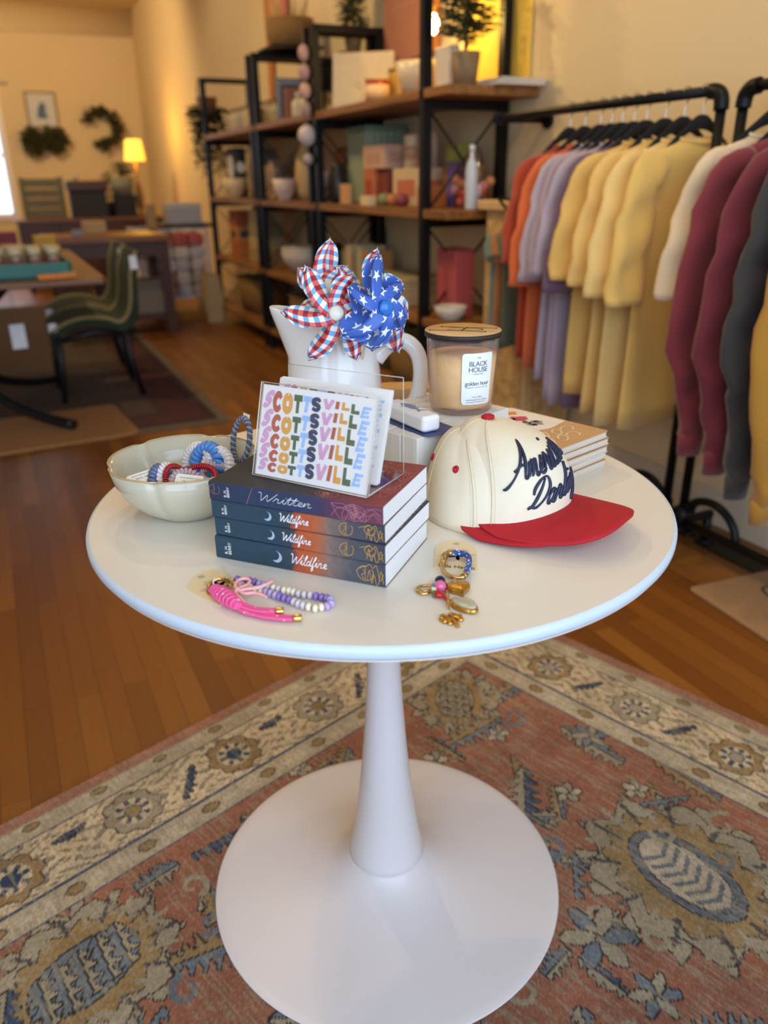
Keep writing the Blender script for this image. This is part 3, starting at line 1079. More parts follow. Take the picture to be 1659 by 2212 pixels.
def card_letters():
    out = {}
    for gl, ink, xt, xb, hw, sl, rows in _cols:
        st, wt = BUB[gl]
        for r, (ya, yb) in enumerate(rows):
            xc = xt + (xb - xt) * r / 4
            if gl in 'LEI':
                dd_ = (yb - ya) * (.09 if gl == 'E' else .05)
                ya, yb = ya + dd_, yb - dd_
            u, va = quad_inv(xc, ya); _, vb = quad_inv(xc, yb)
            cwid = 2 * hw * (1.0 if gl == 'I' else 1.08) / 1050 * CW
            hh = (vb - va) * CH
            mm = out.setdefault(ink, MB())
            for s in st:
                pts = s
                if gl in 'SCO':
                    pts = [(p.x, p.y) for p in catmull([Vector((a, b, 0)) for a, b in s], 5)]
                # stroke outline in the cell, then stretched to the cell's size
                P = []
                xx = [((px - .5) * cwid, py * hh) for px, py in pts]
                n = len(xx)
                Lh, Rh = [], []
                for i in range(n):
                    ax, ay = pts[max(i - 1, 0)]; bx, by = pts[min(i + 1, n - 1)]
                    tx, ty = bx - ax, by - ay
                    l = math.hypot(tx, ty) or 1
                    nx, ny = -ty / l * wt * .56, tx / l * wt * .56
                    px, py = pts[i]
                    if gl == 'S' or gl == 'C':
                        e = min(i, n - 1 - i) / (n / 2)
                        k = .75 + .35 * e
                        nx *= k; ny *= k
                    Lh.append((px + nx, py + ny)); Rh.append((px - nx, py - ny))
                def mp(q):
                    x = (q[0] - .5) * cwid + sl * (q[1] - .5) * hh * .8
                    y = min(max(q[1], -.04), 1.04) * hh
                    return (u * CW + x, -.0003, (1 - vb) * CH + y)
                vs = [mp(q) for q in Lh] + [mp(q) for q in Rh]
                mm.add(vs, [(i, i + 1, n + i + 1, n + i) for i in range(n - 1)])
    return out


_cl = card_letters()


def postcard(label, X, letters=True):
    pc = MB().box(0, CW, 0, .0005, 0, CH).build('postcard', PAPER, X=X)
    tag(pc, label, 'postcard', 'postcards in the acrylic stand')
    if letters:
        for ink, mm in _cl.items():
            if ink not in _inkmesh:
                o = mm.build('lettering', CMAT[ink], pc)
                _inkmesh[ink] = o.data
            else:
                o = bpy.data.objects.new('lettering', _inkmesh[ink]); COL.objects.link(o); o.parent = pc
    return pc


postcard('colourful SCOTTSVILLE postcard displayed at the front of the acrylic stand', CX @ LEAN @ T(.0022, .0022, .0022))
for k in range(9):
    jx = -.0035 + .0008 * math.sin(k * 2.3)
    postcard('spare SCOTTSVILLE postcard, first of the pile leaning behind the displayed one' if k == 0 else 'plain-looking postcard packed in the pile behind the displayed SCOTTSVILLE card',
             CX @ T(jx, .034 + .0010 * k, .0018 + .0002 * (k % 3)) @ Rx(rad(-20 + .1 * k)), k == 0)
# ------------------------------------------------------------------ white block riser, key float, letter box
CER = M('glazed ceramic', '#ece8e0', .12, var=.02, scale=6)
WP = NT('whitewashed timber')
co_ = WP.coord()
mp = WP.n('Mapping'); mp.inputs['Scale'].default_value = (6, 260, 8); WP.l(co_, mp.inputs[0])
nz = WP.noise(mp.outputs[0], 1, 4)
WP.l(WP.mix(nz, '#d6d0c3', '#efebe2'), WP.b.inputs['Base Color']); WP.set(Roughness=.55); WP.bump(nz, .15, .0006)
RX = T(.0456, .9916, TZ) @ Rz(rad(45.8))
rs = thing('block_riser', 'riser of white painted wooden blocks under the candle, behind the books', 'riser', RX)
for k in range(5):
    y0 = k * .0305
    MB().box(0 - .0006 * (k % 2), .206, y0 + .0004, y0 + .0301, .0003, .095 - .0006 * (k % 2)).build('block', WP.m, rs, bevel=.0012)
RT = TZ + .0954

# blue backing card with a white foam float
FX = T(.0826, 1.0118, RT) @ Rz(rad(125))
blue = M('navy card', '#2f4478', .45, var=.06)
bc = MB().rbox(.060, 0, .0003, .0011, .120, .058, .006, .0002, 0).build('backing_card', blue, X=FX)
tag(bc, 'navy blue backing card under the white fish float on the riser', 'card')
kf = thing('key_float', 'white foam key float printed with a blue fish, lying on the navy card', 'keychain', T(.0675, 1.0166, RT + .0016) @ Rz(rad(122)))
FOAM = M('white foam', '#f1eeea', .5, var=.015, bump=.08, bscale=900)
MB().rbox(.052, .001, 0, .0225, .104, .030, .007, .0035, 0, n=6, smooth=False).build('foam_body', FOAM, kf, bevel=.0012)
NAVYINK = M('navy ink', '#4a5a86', .6, var=.05)
INKFILL = M('pale navy ink', '#9aa2bd', .6, var=.2, scale=400)
m = MB()
o_ = .0229
outl = catmull([Vector(p) for p in ((0, 0, 0), (.008, .0055, 0), (.02, .0065, 0), (.034, .003, 0), (.042, .0015, 0), (.050, .0075, 0), (.048, 0, 0), (.051, -.0065, 0), (.042, -.0015, 0), (.033, -.003, 0), (.018, -.0065, 0), (.007, -.005, 0))], 4, True)
FO = lambda x, y: (.078 - x, -.001 - y, o_)
m.ribbon([(p.x, p.y) for p in outl] + [(0, 0)], .0007, fn=FO)
for pts in (((.013, .006), (.017, .0105), (.026, .005)), ((.028, .004), (.032, .0075), (.036, .0025)), ((.012, -.006), (.014, -.010), (.018, -.006)), ((.03, -.0035), (.032, -.007), (.036, -.0025)), ((.011, .005), (.0125, 0), (.011, -.005)), ((.003, .002), (.004, .0025), (.005, .002)), ((.002, -.001), (.005, -.0015), (.008, -.001))):
    m.ribbon([(p.x, p.y) for p in catmull([Vector((*q, 0)) for q in pts], 4)], .0006, fn=FO)
for k in range(9):
    x = .014 + k * .0026
    h = .0052 - .0004 * k
    m.ribbon([(x, -h * .8), (x + .001, 0), (x, h * .8)], .0003, fn=FO)
m.build('fish_outline', NAVYINK, kf)
f2 = MB().prism([(FO(p.x * .97 + .0006, p.y * .9)[0], FO(p.x, p.y * .9)[1]) for p in outl], .02255, .0227).build('fish_print', INKFILL, kf)
BR = M('polished brass', '#d9a94e', .18, 1., var=.06)
GOLD = M('pale gold', '#dcb46a', .17, 1., var=.05)
m = MB()
for i in range(9):
    a = i * .35
    m.sphere((.106 + .010 * math.sin(a), .004 * math.cos(a * .8), .014 + .006 * math.cos(a)), .0016, 6, 4)
m.build('ball_chain', BR, kf)

tin = thing('letter_box', 'tan wooden box with black letters behind the pitcher handle', 'box', T(.045, 1.315, TZ + .0003) @ Rz(rad(4)))
TANW = M('bare plywood', '#cfa56b', .55, var=.15, scale=60)
MB().rbox(0, 0, .009, .088, .15, .05, .004, .002).build('body', TANW, tin)
MB().rbox(0, 0, 0, .009, .17, .07, .004, .002).build('base', BLK, tin)
m = MB()
v, f = text_geo('LIST', .052, fat=.012)
m.add([(-.062 + p[0], -.0253, .030 + p[1]) for p in v], f)
m.build('letters', BLK, tin)

# ------------------------------------------------------------------ pitcher
PX, PY = -.075, 1.222
ph = thing('pitcher', 'white glazed ceramic pitcher holding the pinwheels', 'pitcher', T(PX, PY, TZ + .0003))


def pit(r, z, a, inner=0):
    d = math.atan2(math.sin(a - rad(186)), math.cos(a - rad(186)))
    k = max(0, (z - .150) / .074)
    k = k * k * (3 - 2 * k) if k < 1 else 1
    q = r + .030 * k * math.exp(-(d / .42) ** 2)
    zz = z + .008 * k * math.exp(-(d / .5) ** 2) + .004 * k * math.cos(2 * d)
    return (q * math.cos(a), q * math.sin(a), zz)


prof = [(.0005, 0), (.066, 0), (.0725, .003), (.0755, .012), (.0762, .04), (.0755, .08), (.0735, .12), (.0695, .16), (.0652, .195), (.0645, .215), (.0650, .2235), (.0632, .2255), (.0610, .2235), (.0605, .205), (.0655, .16), (.070, .10), (.070, .02), (.0005, .012)]
MB().loft([[pit(r, z, 2 * PI * i / 72) for i in range(72)] for r, z in prof], caps=True).build('body', CER, ph)
hp = [(.064, 0, .158), (.080, 0, .172), (.100, 0, .181), (.118, 0, .176), (.1315, 0, .158), (.136, 0, .130), (.132, 0, .100), (.121, 0, .072), (.104, 0, .052), (.086, 0, .043), (.070, 0, .040)]
hp = catmull([Vector(p) for p in hp], 5)
n_ = len(hp)
MB().tube(hp, [.0125 + .0055 * max(0, 1 - i / 8) + .006 * max(0, 1 - (n_ - 1 - i) / 8) for i in range(n_)], 16, up=(0, 1, 0), flat=1.05).build('handle', CER, ph)

# ------------------------------------------------------------------ pinwheels
def gingham():
    q = NT('gingham paper')
    u, v, _ = q.sep(q.coord('UV'))
    def st(x, n):
        return q.math('GREATER_THAN', q.math('FRACT', q.math('MULTIPLY', x, n)), .5)
    a, b = st(u, 5.2), st(v, 2.5)
    c1 = q.mix(a, '#f3ebdf', '#6fb4e0')
    c2 = q.mix(a, '#e0706a', '#b3202f')
    q.l(q.mix(b, c1, c2), q.b.inputs['Base Color'])
    q.set(Roughness=.5)
    return q.m


def stars():
    q = NT('blue star paper')
    u, v, _ = q.sep(q.coord('UV'))
    X = q.math('MULTIPLY', u, 2.7); Y = q.math('MULTIPLY', v, 1.9)
    row = q.math('FLOOR', X)
    Y = q.math('MULTIPLY_ADD', row, .5, Y)
    x = q.math('SUBTRACT', q.math('FRACT', X), .5); y = q.math('SUBTRACT', q.math('FRACT', Y), .5)
    r = q.math('SQRT', q.math('ADD', q.math('MULTIPLY', x, x), q.math('MULTIPLY', y, y)))
    th = q.math('ARCTAN2', y, x)
    t = q.math('FRACT', q.math('MULTIPLY_ADD', th, 5 / (2 * PI), 10))
    ph_ = q.math('MULTIPLY', q.math('ABSOLUTE', q.math('SUBTRACT', t, .5)), 2 * PI / 5)   # 0 .. 36 deg
    ax, ay = .36, 0.
    bx, by = .15 * math.cos(PI / 5), .15 * math.sin(PI / 5)
    px = q.math('MULTIPLY', r, q.math('COSINE', ph_)); py = q.math('MULTIPLY', r, q.math('SINE', ph_))
    # inside when left of the edge a -> b
    nx, ny = -(by - ay), (bx - ax)
    c = nx * ax + ny * ay
    d = q.math('ADD', q.math('MULTIPLY', px, nx), q.math('MULTIPLY', py, ny))
    ins = q.math('GREATER_THAN', d, c)
    q.l(q.mix(ins, '#3e63b4', '#eef2f8'), q.b.inputs['Base Color'])
    q.set(Roughness=.45)
    return q.m


GING, STAR = gingham(), stars()
DOWEL = M('pale dowel', '#dcc9a4', .6, var=.1)
BUTN = M('white button', '#ece5d2', .35, var=.08, scale=80)
BLUEB = M('blue bead', '#2f6fc0', .22, var=.04)
STEELM = M('steel pin', '#b9b5ac', .2, 1.)


def pinwheel(label, c, look, roll, petals, mat, btn, L, hw, curl, stick, bx=(0, 0), hubz=.010, tong=.62, tw_w=.0095, loop=.006):
    """petals: list of (angle deg, length factor, forward lift, twist); z of the frame points at the viewer side"""
    z = Vector(look).normalized()
    x = Vector((0, 0, 1)).cross(z).normalized()
    y = z.cross(x)
    X = Matrix(((x.x, y.x, z.x, c[0]), (x.y, y.y, z.y, c[1]), (x.z, y.z, z.z, c[2]), (0, 0, 0, 1)))
    t = thing('pinwheel', label, 'pinwheel', X, 'paper pinwheels in the pitcher')
    for (ang, lf, lift, tw) in petals:
        a0 = rad(ang + roll)
        # rounded lobe running out from the back of the hub
        def fn(u, v, a0=a0, lf=lf, lift=lift, tw=tw):
            s = v * 2 - 1
            w = hw * (.36 + .64 * math.sin(PI * .5 * min(1, u / .62)) ** 1.6) * (max(.004, 1 - ((u - .62) / .38) ** 2) ** .5 if u > .62 else 1)
            rr = .004 + L * lf * u - .10 * L * s * s * u
            off = s * w + .10 * L * math.sin(u * PI)
            zz = -.010 + lift * L * (u ** 1.6) + curl * L * math.sin(u * PI) * (.35 + .65 * s * math.copysign(1, tw)) + abs(tw) * w * s * u
            return (rr * math.cos(a0) - off * math.sin(a0), rr * math.sin(a0) + off * math.cos(a0), zz)
        MB().grid(16, 8, fn, uv=True).build('lobe', mat, t, solid=.0004)
        # its tongue, drawn forward to the button in a pointed twisted strip
        def fn2(u, v, a0=a0, lf=lf, lift=lift, tw=tw):
            s = v * 2 - 1
            q = 1 - u
            a = a0 + tong * q - .02
            w = tw_w * (q ** .55) + .0022
            rr = .004 + L * lf * .93 * u
            zz = (hubz + .0005) * q + (-.008 + lift * L + curl * L * .1) * u + loop * math.sin(PI * u) + .35 * w * s * math.sin(PI * u)
            return (rr * math.cos(a) - s * w * math.sin(a), rr * math.sin(a) + s * w * math.cos(a), zz)
        o = MB().grid(16, 4, fn2, uv=True)
        for k_ in o.uv:
            o.uv[k_] = (o.uv[k_][0] * .95, .3 + .45 * o.uv[k_][1])
        o.build('tongue', mat, t, solid=.0004)
    m = MB().lathe([(.0005, .010), (.0085, .010), (.0104, .0122), (.0106, .0145), (.0085, .0172), (.0005, .0182)], 24, X=T(bx[0], bx[1], hubz - .010))
    m.build('hub_button', btn, t)
    MB().cyl((bx[0], bx[1], -.016), (bx[0], bx[1], hubz + .001), .0016, n=8).build('pin', STEELM, t)
    inv = X.inverted()
    p0 = inv @ (Vector(c) - z * .016 + Vector((0, 0, .012)))
    p1 = inv @ Vector(stick)
    MB().cyl(p0, p1, .0034, n=10).build('stick', DOWEL, t)
    return t


pinwheel('red and blue gingham pinwheel with a white button hub facing the front of the pitcher', (-.0633, 1.128, .9728), (.06, -1.0, .22), 0,
         [(122, 1.27, .10, .5), (176, 1.27, .05, .5), (236, 1.22, .05, .5), (293, 1.15, .02, -.4), (66, 1.0, .0, .5), (8, .95, -.20, .4)], GING, BUTN, .060, .0155, .14, (-.085, 1.235, .765))
pinwheel('blue pinwheel printed with white stars and a blue bead hub', (-.0070, 1.112, .9870), (.42, -1.0, .12), 0,
         [(82, 1.20, .05, .5), (26, .92, .05, .6), (150, .85, .25, .8), (216, 1.20, .20, .5), (263, 1.12, .05, .4), (318, .95, .15, -.6)], STAR, BLUEB, .054, .0205, .16, (-.055, 1.235, .765), (.004, -.004), .022, .62, .0095, .010)
pinwheel('tall gingham pinwheel with one long upright blade at the back of the pitcher', (-.0781, 1.205, .9948), (-.35, -1.0, .25), 0,
         [(93, 1.30, .1, .4), (148, 1.0, .25, .5), (56, .75, .05, -.5), (212, .95, .2, .5), (270, .6, .1, .4), (335, .7, .1, .5)], GING, BUTN, .056, .0150, .16, (-.10, 1.215, .765), (.004, .002))
pinwheel('gingham pinwheel half hidden behind the blue starred one, above the pitcher handle', (-.0110, 1.172, .9840), (.35, -1.0, .15), 0,
         [(80, 1.28, .05, .5), (136, 1.22, .05, .5), (332, 1.05, .1, .5), (296, 1.50, .05, -.4), (30, .9, .1, .5), (215, .8, .1, .4)], GING, M('white bead', '#f2efe8', .3), .056, .0185, .14, (-.05, 1.205, .765), (.030, -.002))

# ------------------------------------------------------------------ candle
KX, KY = .1168, 1.137
kd = thing('candle', 'golden hour jar candle with a wooden lid standing on the white block riser', 'candle', T(KX, KY, RT + .0004))
JAR = clear_plastic('iridescent jar glass', '#fdf8fa', .3, .05)
_t = JAR.node_tree
_o = [n for n in _t.nodes if n.type == 'OUTPUT_MATERIAL'][0]
_src = _o.inputs[0].links[0].from_socket
_df = _t.nodes.new('ShaderNodeBsdfDiffuse'); _df.inputs[0].default_value = (*lin('#ead7d2'), 1)
_mx = _t.nodes.new('ShaderNodeMixShader'); _mx.inputs[0].default_value = .10
_t.links.new(_src, _mx.inputs[1]); _t.links.new(_df.outputs[0], _mx.inputs[2]); _t.links.new(_mx.outputs[0], _o.inputs[0])
MB().lathe([(.0005, .0), (.040, .0), (.0445, .003), (.0468, .012), (.0500, .055), (.0522, .106)], 64, caps=False).build('glass_jar', JAR, kd)
WAX = M('peach wax', '#fcd284', .45, var=.04, scale=12)
WAX.node_tree.nodes['Principled BSDF'].inputs['Subsurface Weight'].default_value = .0
WAX.node_tree.nodes['Principled BSDF'].inputs['Subsurface Radius'].default_value = (.01, .006, .003)
MB().lathe([(.0005, .0092), (.0402, .0092), (.0440, .0165), (.0476, .058), (.0492, .083), (.0005, .083)], 64).build('wax', WAX, kd)
LIDW = M('pale bamboo', '#cda46c', .5, var=.14, scale=70)
lid = MB().lathe([(.0005, .1085), (.0530, .1085), (.0546, .1092), (.0550, .1160), (.0546, .1168), (.0005, .1168)], 72)
lid.build('lid', LIDW, kd)
MB().lathe([(.0551, .1090), (.0554, .1090), (.0554, .1163), (.0551, .1163)], 72, caps=False).build('lid_edge', M('charred edge', '#2b211d', .6), kd)
m = MB()
CUT = M('engraved mark', '#221b16', .7)
Z_ = .1171
def bar(p, q_, w):
    m.ribbon([p, q_], w, Z_)
for y, xo in ((-.0150, -.006), (.0150, .006)):
    bar((xo - .040, y), (xo + .040, y), .0026)
    for e in (-.040, .040):
        bar((xo + e, y - .0050), (xo + e, y + .0050), .0012)
bar((.000, -.015), (.004, .015), .0020)
for cx0 in (-.022, .004):
    arc = [(cx0, -.0085 + .0005)] + [(cx0 + .013 + .011 * math.sin(t), -.009 * math.cos(t)) for t in np.linspace(0, PI, 14)] + [(cx0, .0085)]
    m.ribbon(arc, .0022, Z_)
v, f = text_geo('COLLECTION', .0040, align='CENTER')
R3 = Rz(rad(38))
m.add([Vector((.036, -.018, Z_)) + R3 @ Vector(p) for p in v], f)
m.build('engraving', CUT, kd, X=Rz(rad(-14)))
LBL = M('label paper', '#eceeea', .5, var=.01)


def on_jar(x, z, out=.0006):
    """x along the jar's girth from the label centre, z up the jar"""
    r = .0472 + (.0522 - .0472) * max(0, z - .012) / .094 + out
    a = rad(-96 + 27) + x / .05
    return (r * math.cos(a), r * math.sin(a), z)


lab = MB()
lw, z0, z1, rr = .0235, .018, .092, .004
def labfn(u, v):
    x = -lw + 2 * lw * u
    ins = 0
    ex = lw - abs(x)
    if ex < rr:
        ins = rr - math.sqrt(max(0, rr * rr - (rr - ex) ** 2))
    return on_jar(x, z0 + ins + (z1 - z0 - 2 * ins) * v)
lab.grid(28, 10, labfn)
lb = lab.build('label', LBL, kd)
m = MB()
GREYINK = M('grey label ink', '#4c5357', .6)
for s, size, z, fat in (('THE', .0030, .0845, 0), ('BLACK', .0098, .0738, 0), ('HOUSE', .0098, .0655, 0), ('COLLECTION', .0026, .0618, 0), ('golden hour', .0086, .0462, .002), ('orange blossom · clementine · vanilla · amber', .0019, .0428, .01), ('14 oz / 397 g', .0032, .0282, 0), ('HAND-POURED SOY CANDLE', .0025, .0242, 0), ('www.theblackhousecollection.com', .0024, .0212, 0)):
    v, f = text_geo(s, size, align='CENTER', fat=fat, spacing=.9 if size > .008 else 1)
    m.add([on_jar(p[0], z + p[1], .0011) for p in v], f)
m.box(0, 0, 0, 0, 0, 0)
m.build('label_lettering', GREYINK, lb)

# ------------------------------------------------------------------ two baseball caps
TWILL = M('cream cotton twill', '#e8dabb', .85, var=.05, scale=40, bump=.35, bscale=1600, bdist=.0006)
REDT = M('red cotton twill', '#b3121f', .8, var=.08, scale=50, bump=.3, bscale=1600, bdist=.0006)
REDS = M('red stitching', '#c22a35', .7)
CRS = M('cream stitching', '#d8c9a8', .8)
NAVYT = M('navy embroidery', '#1d2340', .45, var=.15, scale=900, bump=.4, bscale=2500, bdist=.0004)
CA, CB, CHh = .0905, .0800, .1180


def crown(th, h, out=0.):
    f = max(0, math.cos(th))
    n = 2.1 + 3.0 * f ** 1.2
    k = max(0, 1 - h ** n) ** (1 / 2.15)
    k *= 1 - .035 * h * (1 - f)
    d = 1 / math.sqrt((math.cos(th) / CA) ** 2 + (math.sin(th) / CB) ** 2)
    # a soft dent at the wearer's right temple, as hanging cotton takes
    dent = -.0035 * math.exp(-((th + 1.75) / .16) ** 2) * math.sin(PI * min(1, h * 1.3)) + .003 * math.exp(-((th + 2.15) / .22) ** 2) * math.sin(PI * min(1, h * 1.25))
    r = d * k + (out + dent) * (1 if h < .97 else .3)
    return Vector((r * math.cos(th) - .030 * h ** 3, r * math.sin(th), CHh * h))


def brim_pt(al, q, z_off=0.):
    """al: angle about the crown centre, q: 0 at the crown seam .. 1 at the front edge"""
    c = crown(al, .03, -.003)
    n = 2.9
    R = (abs(math.cos(al) / .168) ** n + abs(math.sin(al) / .0915) ** n) ** (-1 / n)
    w = min(1, max(0, (rad(84) - abs(al)) / rad(20))) ** .6
    r0 = math.hypot(c.x, c.y)
    r = r0 + (max(R, r0) - r0) * q * w
    x, y = r * math.cos(al), r * math.sin(al)
    f = max(0, (r - r0) / .075)
    z = .0215 + .0030 * f - 2.6 * y * y + z_off
    return Vector((x, y, max(z, .0025)))


def cap(label, X, text=True):
    t = thing('baseball_cap', label, 'cap', X, 'cream baseball caps with red brims')
    m = MB()
    nh = 22
    def fn(u, v):
        return crown(2 * PI * u, 1 - (1 - v) ** 1.7 if v < 1 else .9999)
    m.grid(72, nh, fn)
    m.build('crown', TWILL, t, solid=.0012, weld=True)
    m = MB()
    m.grid(48, 12, lambda u, v: brim_pt(rad(-84 + 168 * u), v, .0015))
    m.build('brim', REDT, t, solid=.0032)
    m = MB()
    for k in range(6):
        q = .30 + k * .105
        pts = [brim_pt(rad(-66 + 132 * i / 60), q, .0017) for i in range(61)]
        for i in range(0, 60):
            m.tube([pts[i].lerp(pts[i + 1], .12), pts[i].lerp(pts[i + 1], .88)], .00022, 4, caps=False)
    m.build('brim_stitching', REDS, t)
    # panel seams with their rows of stitches
    m = MB()
    for th in (-1.22, 1.22, -2.3, 2.3, PI):
        pts = [crown(th, 1 - (1 - i / 30) ** 1.6 if i < 30 else .999, .0006) for i in range(31)]
        m.tube(pts, .0007, 5)
        for dth in (-.05, .05):
            pts = [crown(th + dth, .02 + .94 * i / 44, .0003) for i in range(45)]
            for i in range(0, 44):
                m.tube([pts[i], pts[i].lerp(pts[i + 1], .6)], .0003, 4, caps=False)
    pts = [crown(-2.6 + 5.2 * i / 150, .055, .0003) for i in range(151)]
    for i in range(150):
        m.tube([pts[i], pts[i].lerp(pts[i + 1], .6)], .00035, 4, caps=False)
    m.build('seams', CRS, t)
    m = MB().lathe([(.0005, 0), (.0078, 0), (.0088, .0016), (.0080, .0042), (.0045, .0058), (.0005, .0062)], 20, X=T(-.030, 0, CHh - .0008) @ Ry(rad(-6)))
    m.build('top_button', REDT, t)
    for th in (-1.62, 1.62, -2.55, 2.55):
        p = crown(th, .66, .0004)
        nrm = (crown(th, .66, .01) - crown(th, .66)).normalized()
        dn = (crown(th, .68) - crown(th, .64)).normalized()
        sd = dn.cross(nrm).normalized(); nrm = sd.cross(dn).normalized()
        if nrm.dot(Vector((p.x, p.y, 0))) < 0: nrm = -nrm
        m = MB()
        m.tube([p + (sd * math.cos(a) + dn * math.sin(a)) * .0030 for a in np.linspace(0, 2 * PI, 15)[:-1]], .0024, 6, closed=True)
        m.build('eyelet', REDT, t)
    if text:
        for word, base, unit, th0 in (('American', .068, .0160, -.86), ('Darling', .034, .0160, -.70)):
            st, adv = script_strokes(word, .5, 5)
            m = MB()
            for s in st:
                pts = []
                for px, py in s:
                    th = th0 + px * unit * .98 / .088
                    z = base + py * unit + px * .0028
                    pts.append(crown(th, max(.06, min(.93, z / CHh)), .0012))
                n = len(pts)
                m.tube(pts, [.0018 * (.75 + .45 * math.sin(i / n * PI * 4) ** 2) for i in range(n)], 6)
            m.build('embroidered_lettering', NAVYT, t)
    return t


FACE = rad(-38)
cx_, cy_ = .153, .963
CAPX = T(cx_ + .004, cy_ + .0, TZ + .0080) @ Rz(FACE) @ Ry(rad(1.5))
cap('upper cream baseball cap with a red brim and navy American Darling lettering', CAPX)
cap('lower cream baseball cap with a red brim, nested under the lettered cap', T(cx_ - .0175, cy_ + .003, TZ + .0004) @ Rz(FACE) @ Matrix.Scale(.965, 4), False)

# ------------------------------------------------------------------ stack of activity pads behind the cap
KRAFT = M('kraft cover', '#c99b68', .6, var=.08)
PADP = M('pad paper', '#cfc4b3', .75, var=.06, scale=200)
MX = T(.346, 1.146, TZ) @ Rz(rad(132))
for k in range(5):
    lab_ = ['bottom pad of the tan covered pads behind the cap', 'second pad from the bottom in the pile behind the cap', 'middle pad of the pile of pads behind the cap', 'fourth pad from the bottom in the pile behind the cap', 'topmost tan pad with floral cover behind the cap'][k]
    z = .0004 + k * .0112
    t = thing('paper_pad', lab_, 'pad', MX @ T(.002 * math.sin(k * 2.1), .002 * math.cos(k * 3), z) @ Rz(rad(.8 * math.sin(k * 1.7))), 'paper pads stacked behind the cap')
    MB().rbox(.095, .075, .0012, .0086, .187, .148, .003, .0004).build('pages', PADP, t)
    MB().rbox(.095, .075, .0, .0011, .19, .152, .005, .0003).build('back_board', M('pad board', '#e0d6c6', .6), t)
    MB().rbox(.095, .075, .0087, .0098, .19, .152, .005, .0003).build('cover', KRAFT, t)
    if k == 4:
        m = MB()
        m.prism([(.078, .002), (.186, .003), (.186, .147), (.088, .147), (.082, .09), (.07, .05)], .0099, .0101)
        m.build('printed_panel', M('cream print', '#ece2d2', .6), t)
        for nm, colr, blobs in (('orange_print', '#d98a3c', ((.172, .06, .016), (.178, .10, .014), (.165, .03, .01))), ('red_print', '#c6485c', ((.135, .045, .014), (.142, .062, .011), (.128, .10, .012))),
                                ('grey_print', '#8f8a88', ((.103, .045, .012), (.112, .06, .010), (.10, .09, .012))), ('black_print', '#34302f', ((.108, .038, .005), (.098, .055, .005), (.118, .052, .004)))):
            m = MB()
            for (bx_, by_, br_) in blobs:
                m.prism([(bx_ + br_ * (1 + .25 * math.sin(5 * a + bx_ * 99)) * math.cos(a), by_ + br_ * (1 + .25 * math.cos(4 * a)) * math.sin(a)) for a in np.linspace(0, 2 * PI, 25)[:-1]], .0101, .0103)
            m.build(nm, M(nm, colr, .6, var=.2, scale=120), t)
        m = MB()
        for row, x0, n_l in ((.052, .034, 3), (.028, .052, 3)):
            for q in range(n_l):
                cxl = x0 + .026 * q
                m.ribbon([(row + .009 * math.sin(t) * (1 + .2 * q), cxl + .011 * math.cos(t + .6 * q)) for t in np.linspace(0, 4.6 + q, 22)], .0030, .0102)
        m.build('raised_script', M('cream foil', '#e6cfa6', .5), t)

# ------------------------------------------------------------------ bowl of hair ties
BOX_, BOY = -.265, .990
GLZ = M('celadon cream glaze', '#c6bfa4', .14, var=.06, scale=10)
RIMM = M('toasted rim', '#b79a6b', .3, var=.12)
bw = thing('lobed_bowl', 'cream glazed bowl with pressed lobes holding hair ties', 'bowl', T(BOX_, BOY, TZ + .0003))


def lobes(a, z):
    k = 0
    for i in range(6):
        d = math.atan2(math.sin(a - rad(20) - i * PI / 3), math.cos(a - rad(20) - i * PI / 3))
        k += math.exp(-(d / .07) ** 2)
    t = min(1, max(0, z / .03))
    return 1 - .035 * k * t + .010 * math.cos(6 * (a - rad(20)) + PI) * t


bp = [(.0005, .0012), (.040, .0012), (.0435, 0), (.0465, .0005), (.050, .004), (.068, .0155), (.083, .032), (.0935, .052), (.0990, .0745)]
bi = [(.0968, .0748), (.0905, .052), (.080, .034), (.065, .0195), (.045, .0095), (.0005, .0075)]
MB().lathe(bp + bi, 144, rf=lobes).build('body', GLZ, bw)
MB().tube([((.0979 * lobes(a, .075)) * math.cos(a), (.0979 * lobes(a, .075)) * math.sin(a), .0748 - .0022 * max(0, sum(math.exp(-(math.atan2(math.sin(a - rad(20) - i * PI / 3), math.cos(a - rad(20) - i * PI / 3)) / .08) ** 2) for i in range(6)))) for a in np.linspace(0, 2 * PI, 145)[:-1]], .0014, 6, closed=True).build('rim', RIMM, bw)


def coil(label, c, look, R, r, w, turns, mat, roll=0):
    z = Vector(look).normalized()
    x = Vector((.3, .2, 1)).cross(z).normalized(); y = z.cross(x)
    X = Matrix(((x.x, y.x, z.x, c[0]), (x.y, y.y, z.y, c[1]), (x.z, y.z, z.z, c[2]), (0, 0, 0, 1)))
    N = turns * 10
    pts = []
    for i in range(N):
        a = 2 * PI * i / N; b = a * turns
        pts.append(((R + r * math.cos(b)) * math.cos(a), (R + r * math.cos(b)) * math.sin(a), r * math.sin(b)))
    o = MB().tube(pts, w, 7, closed=True).build('hair_tie', mat, X=X)
    tag(o, label, 'hair tie', 'coil hair ties in the bowl')
    return o


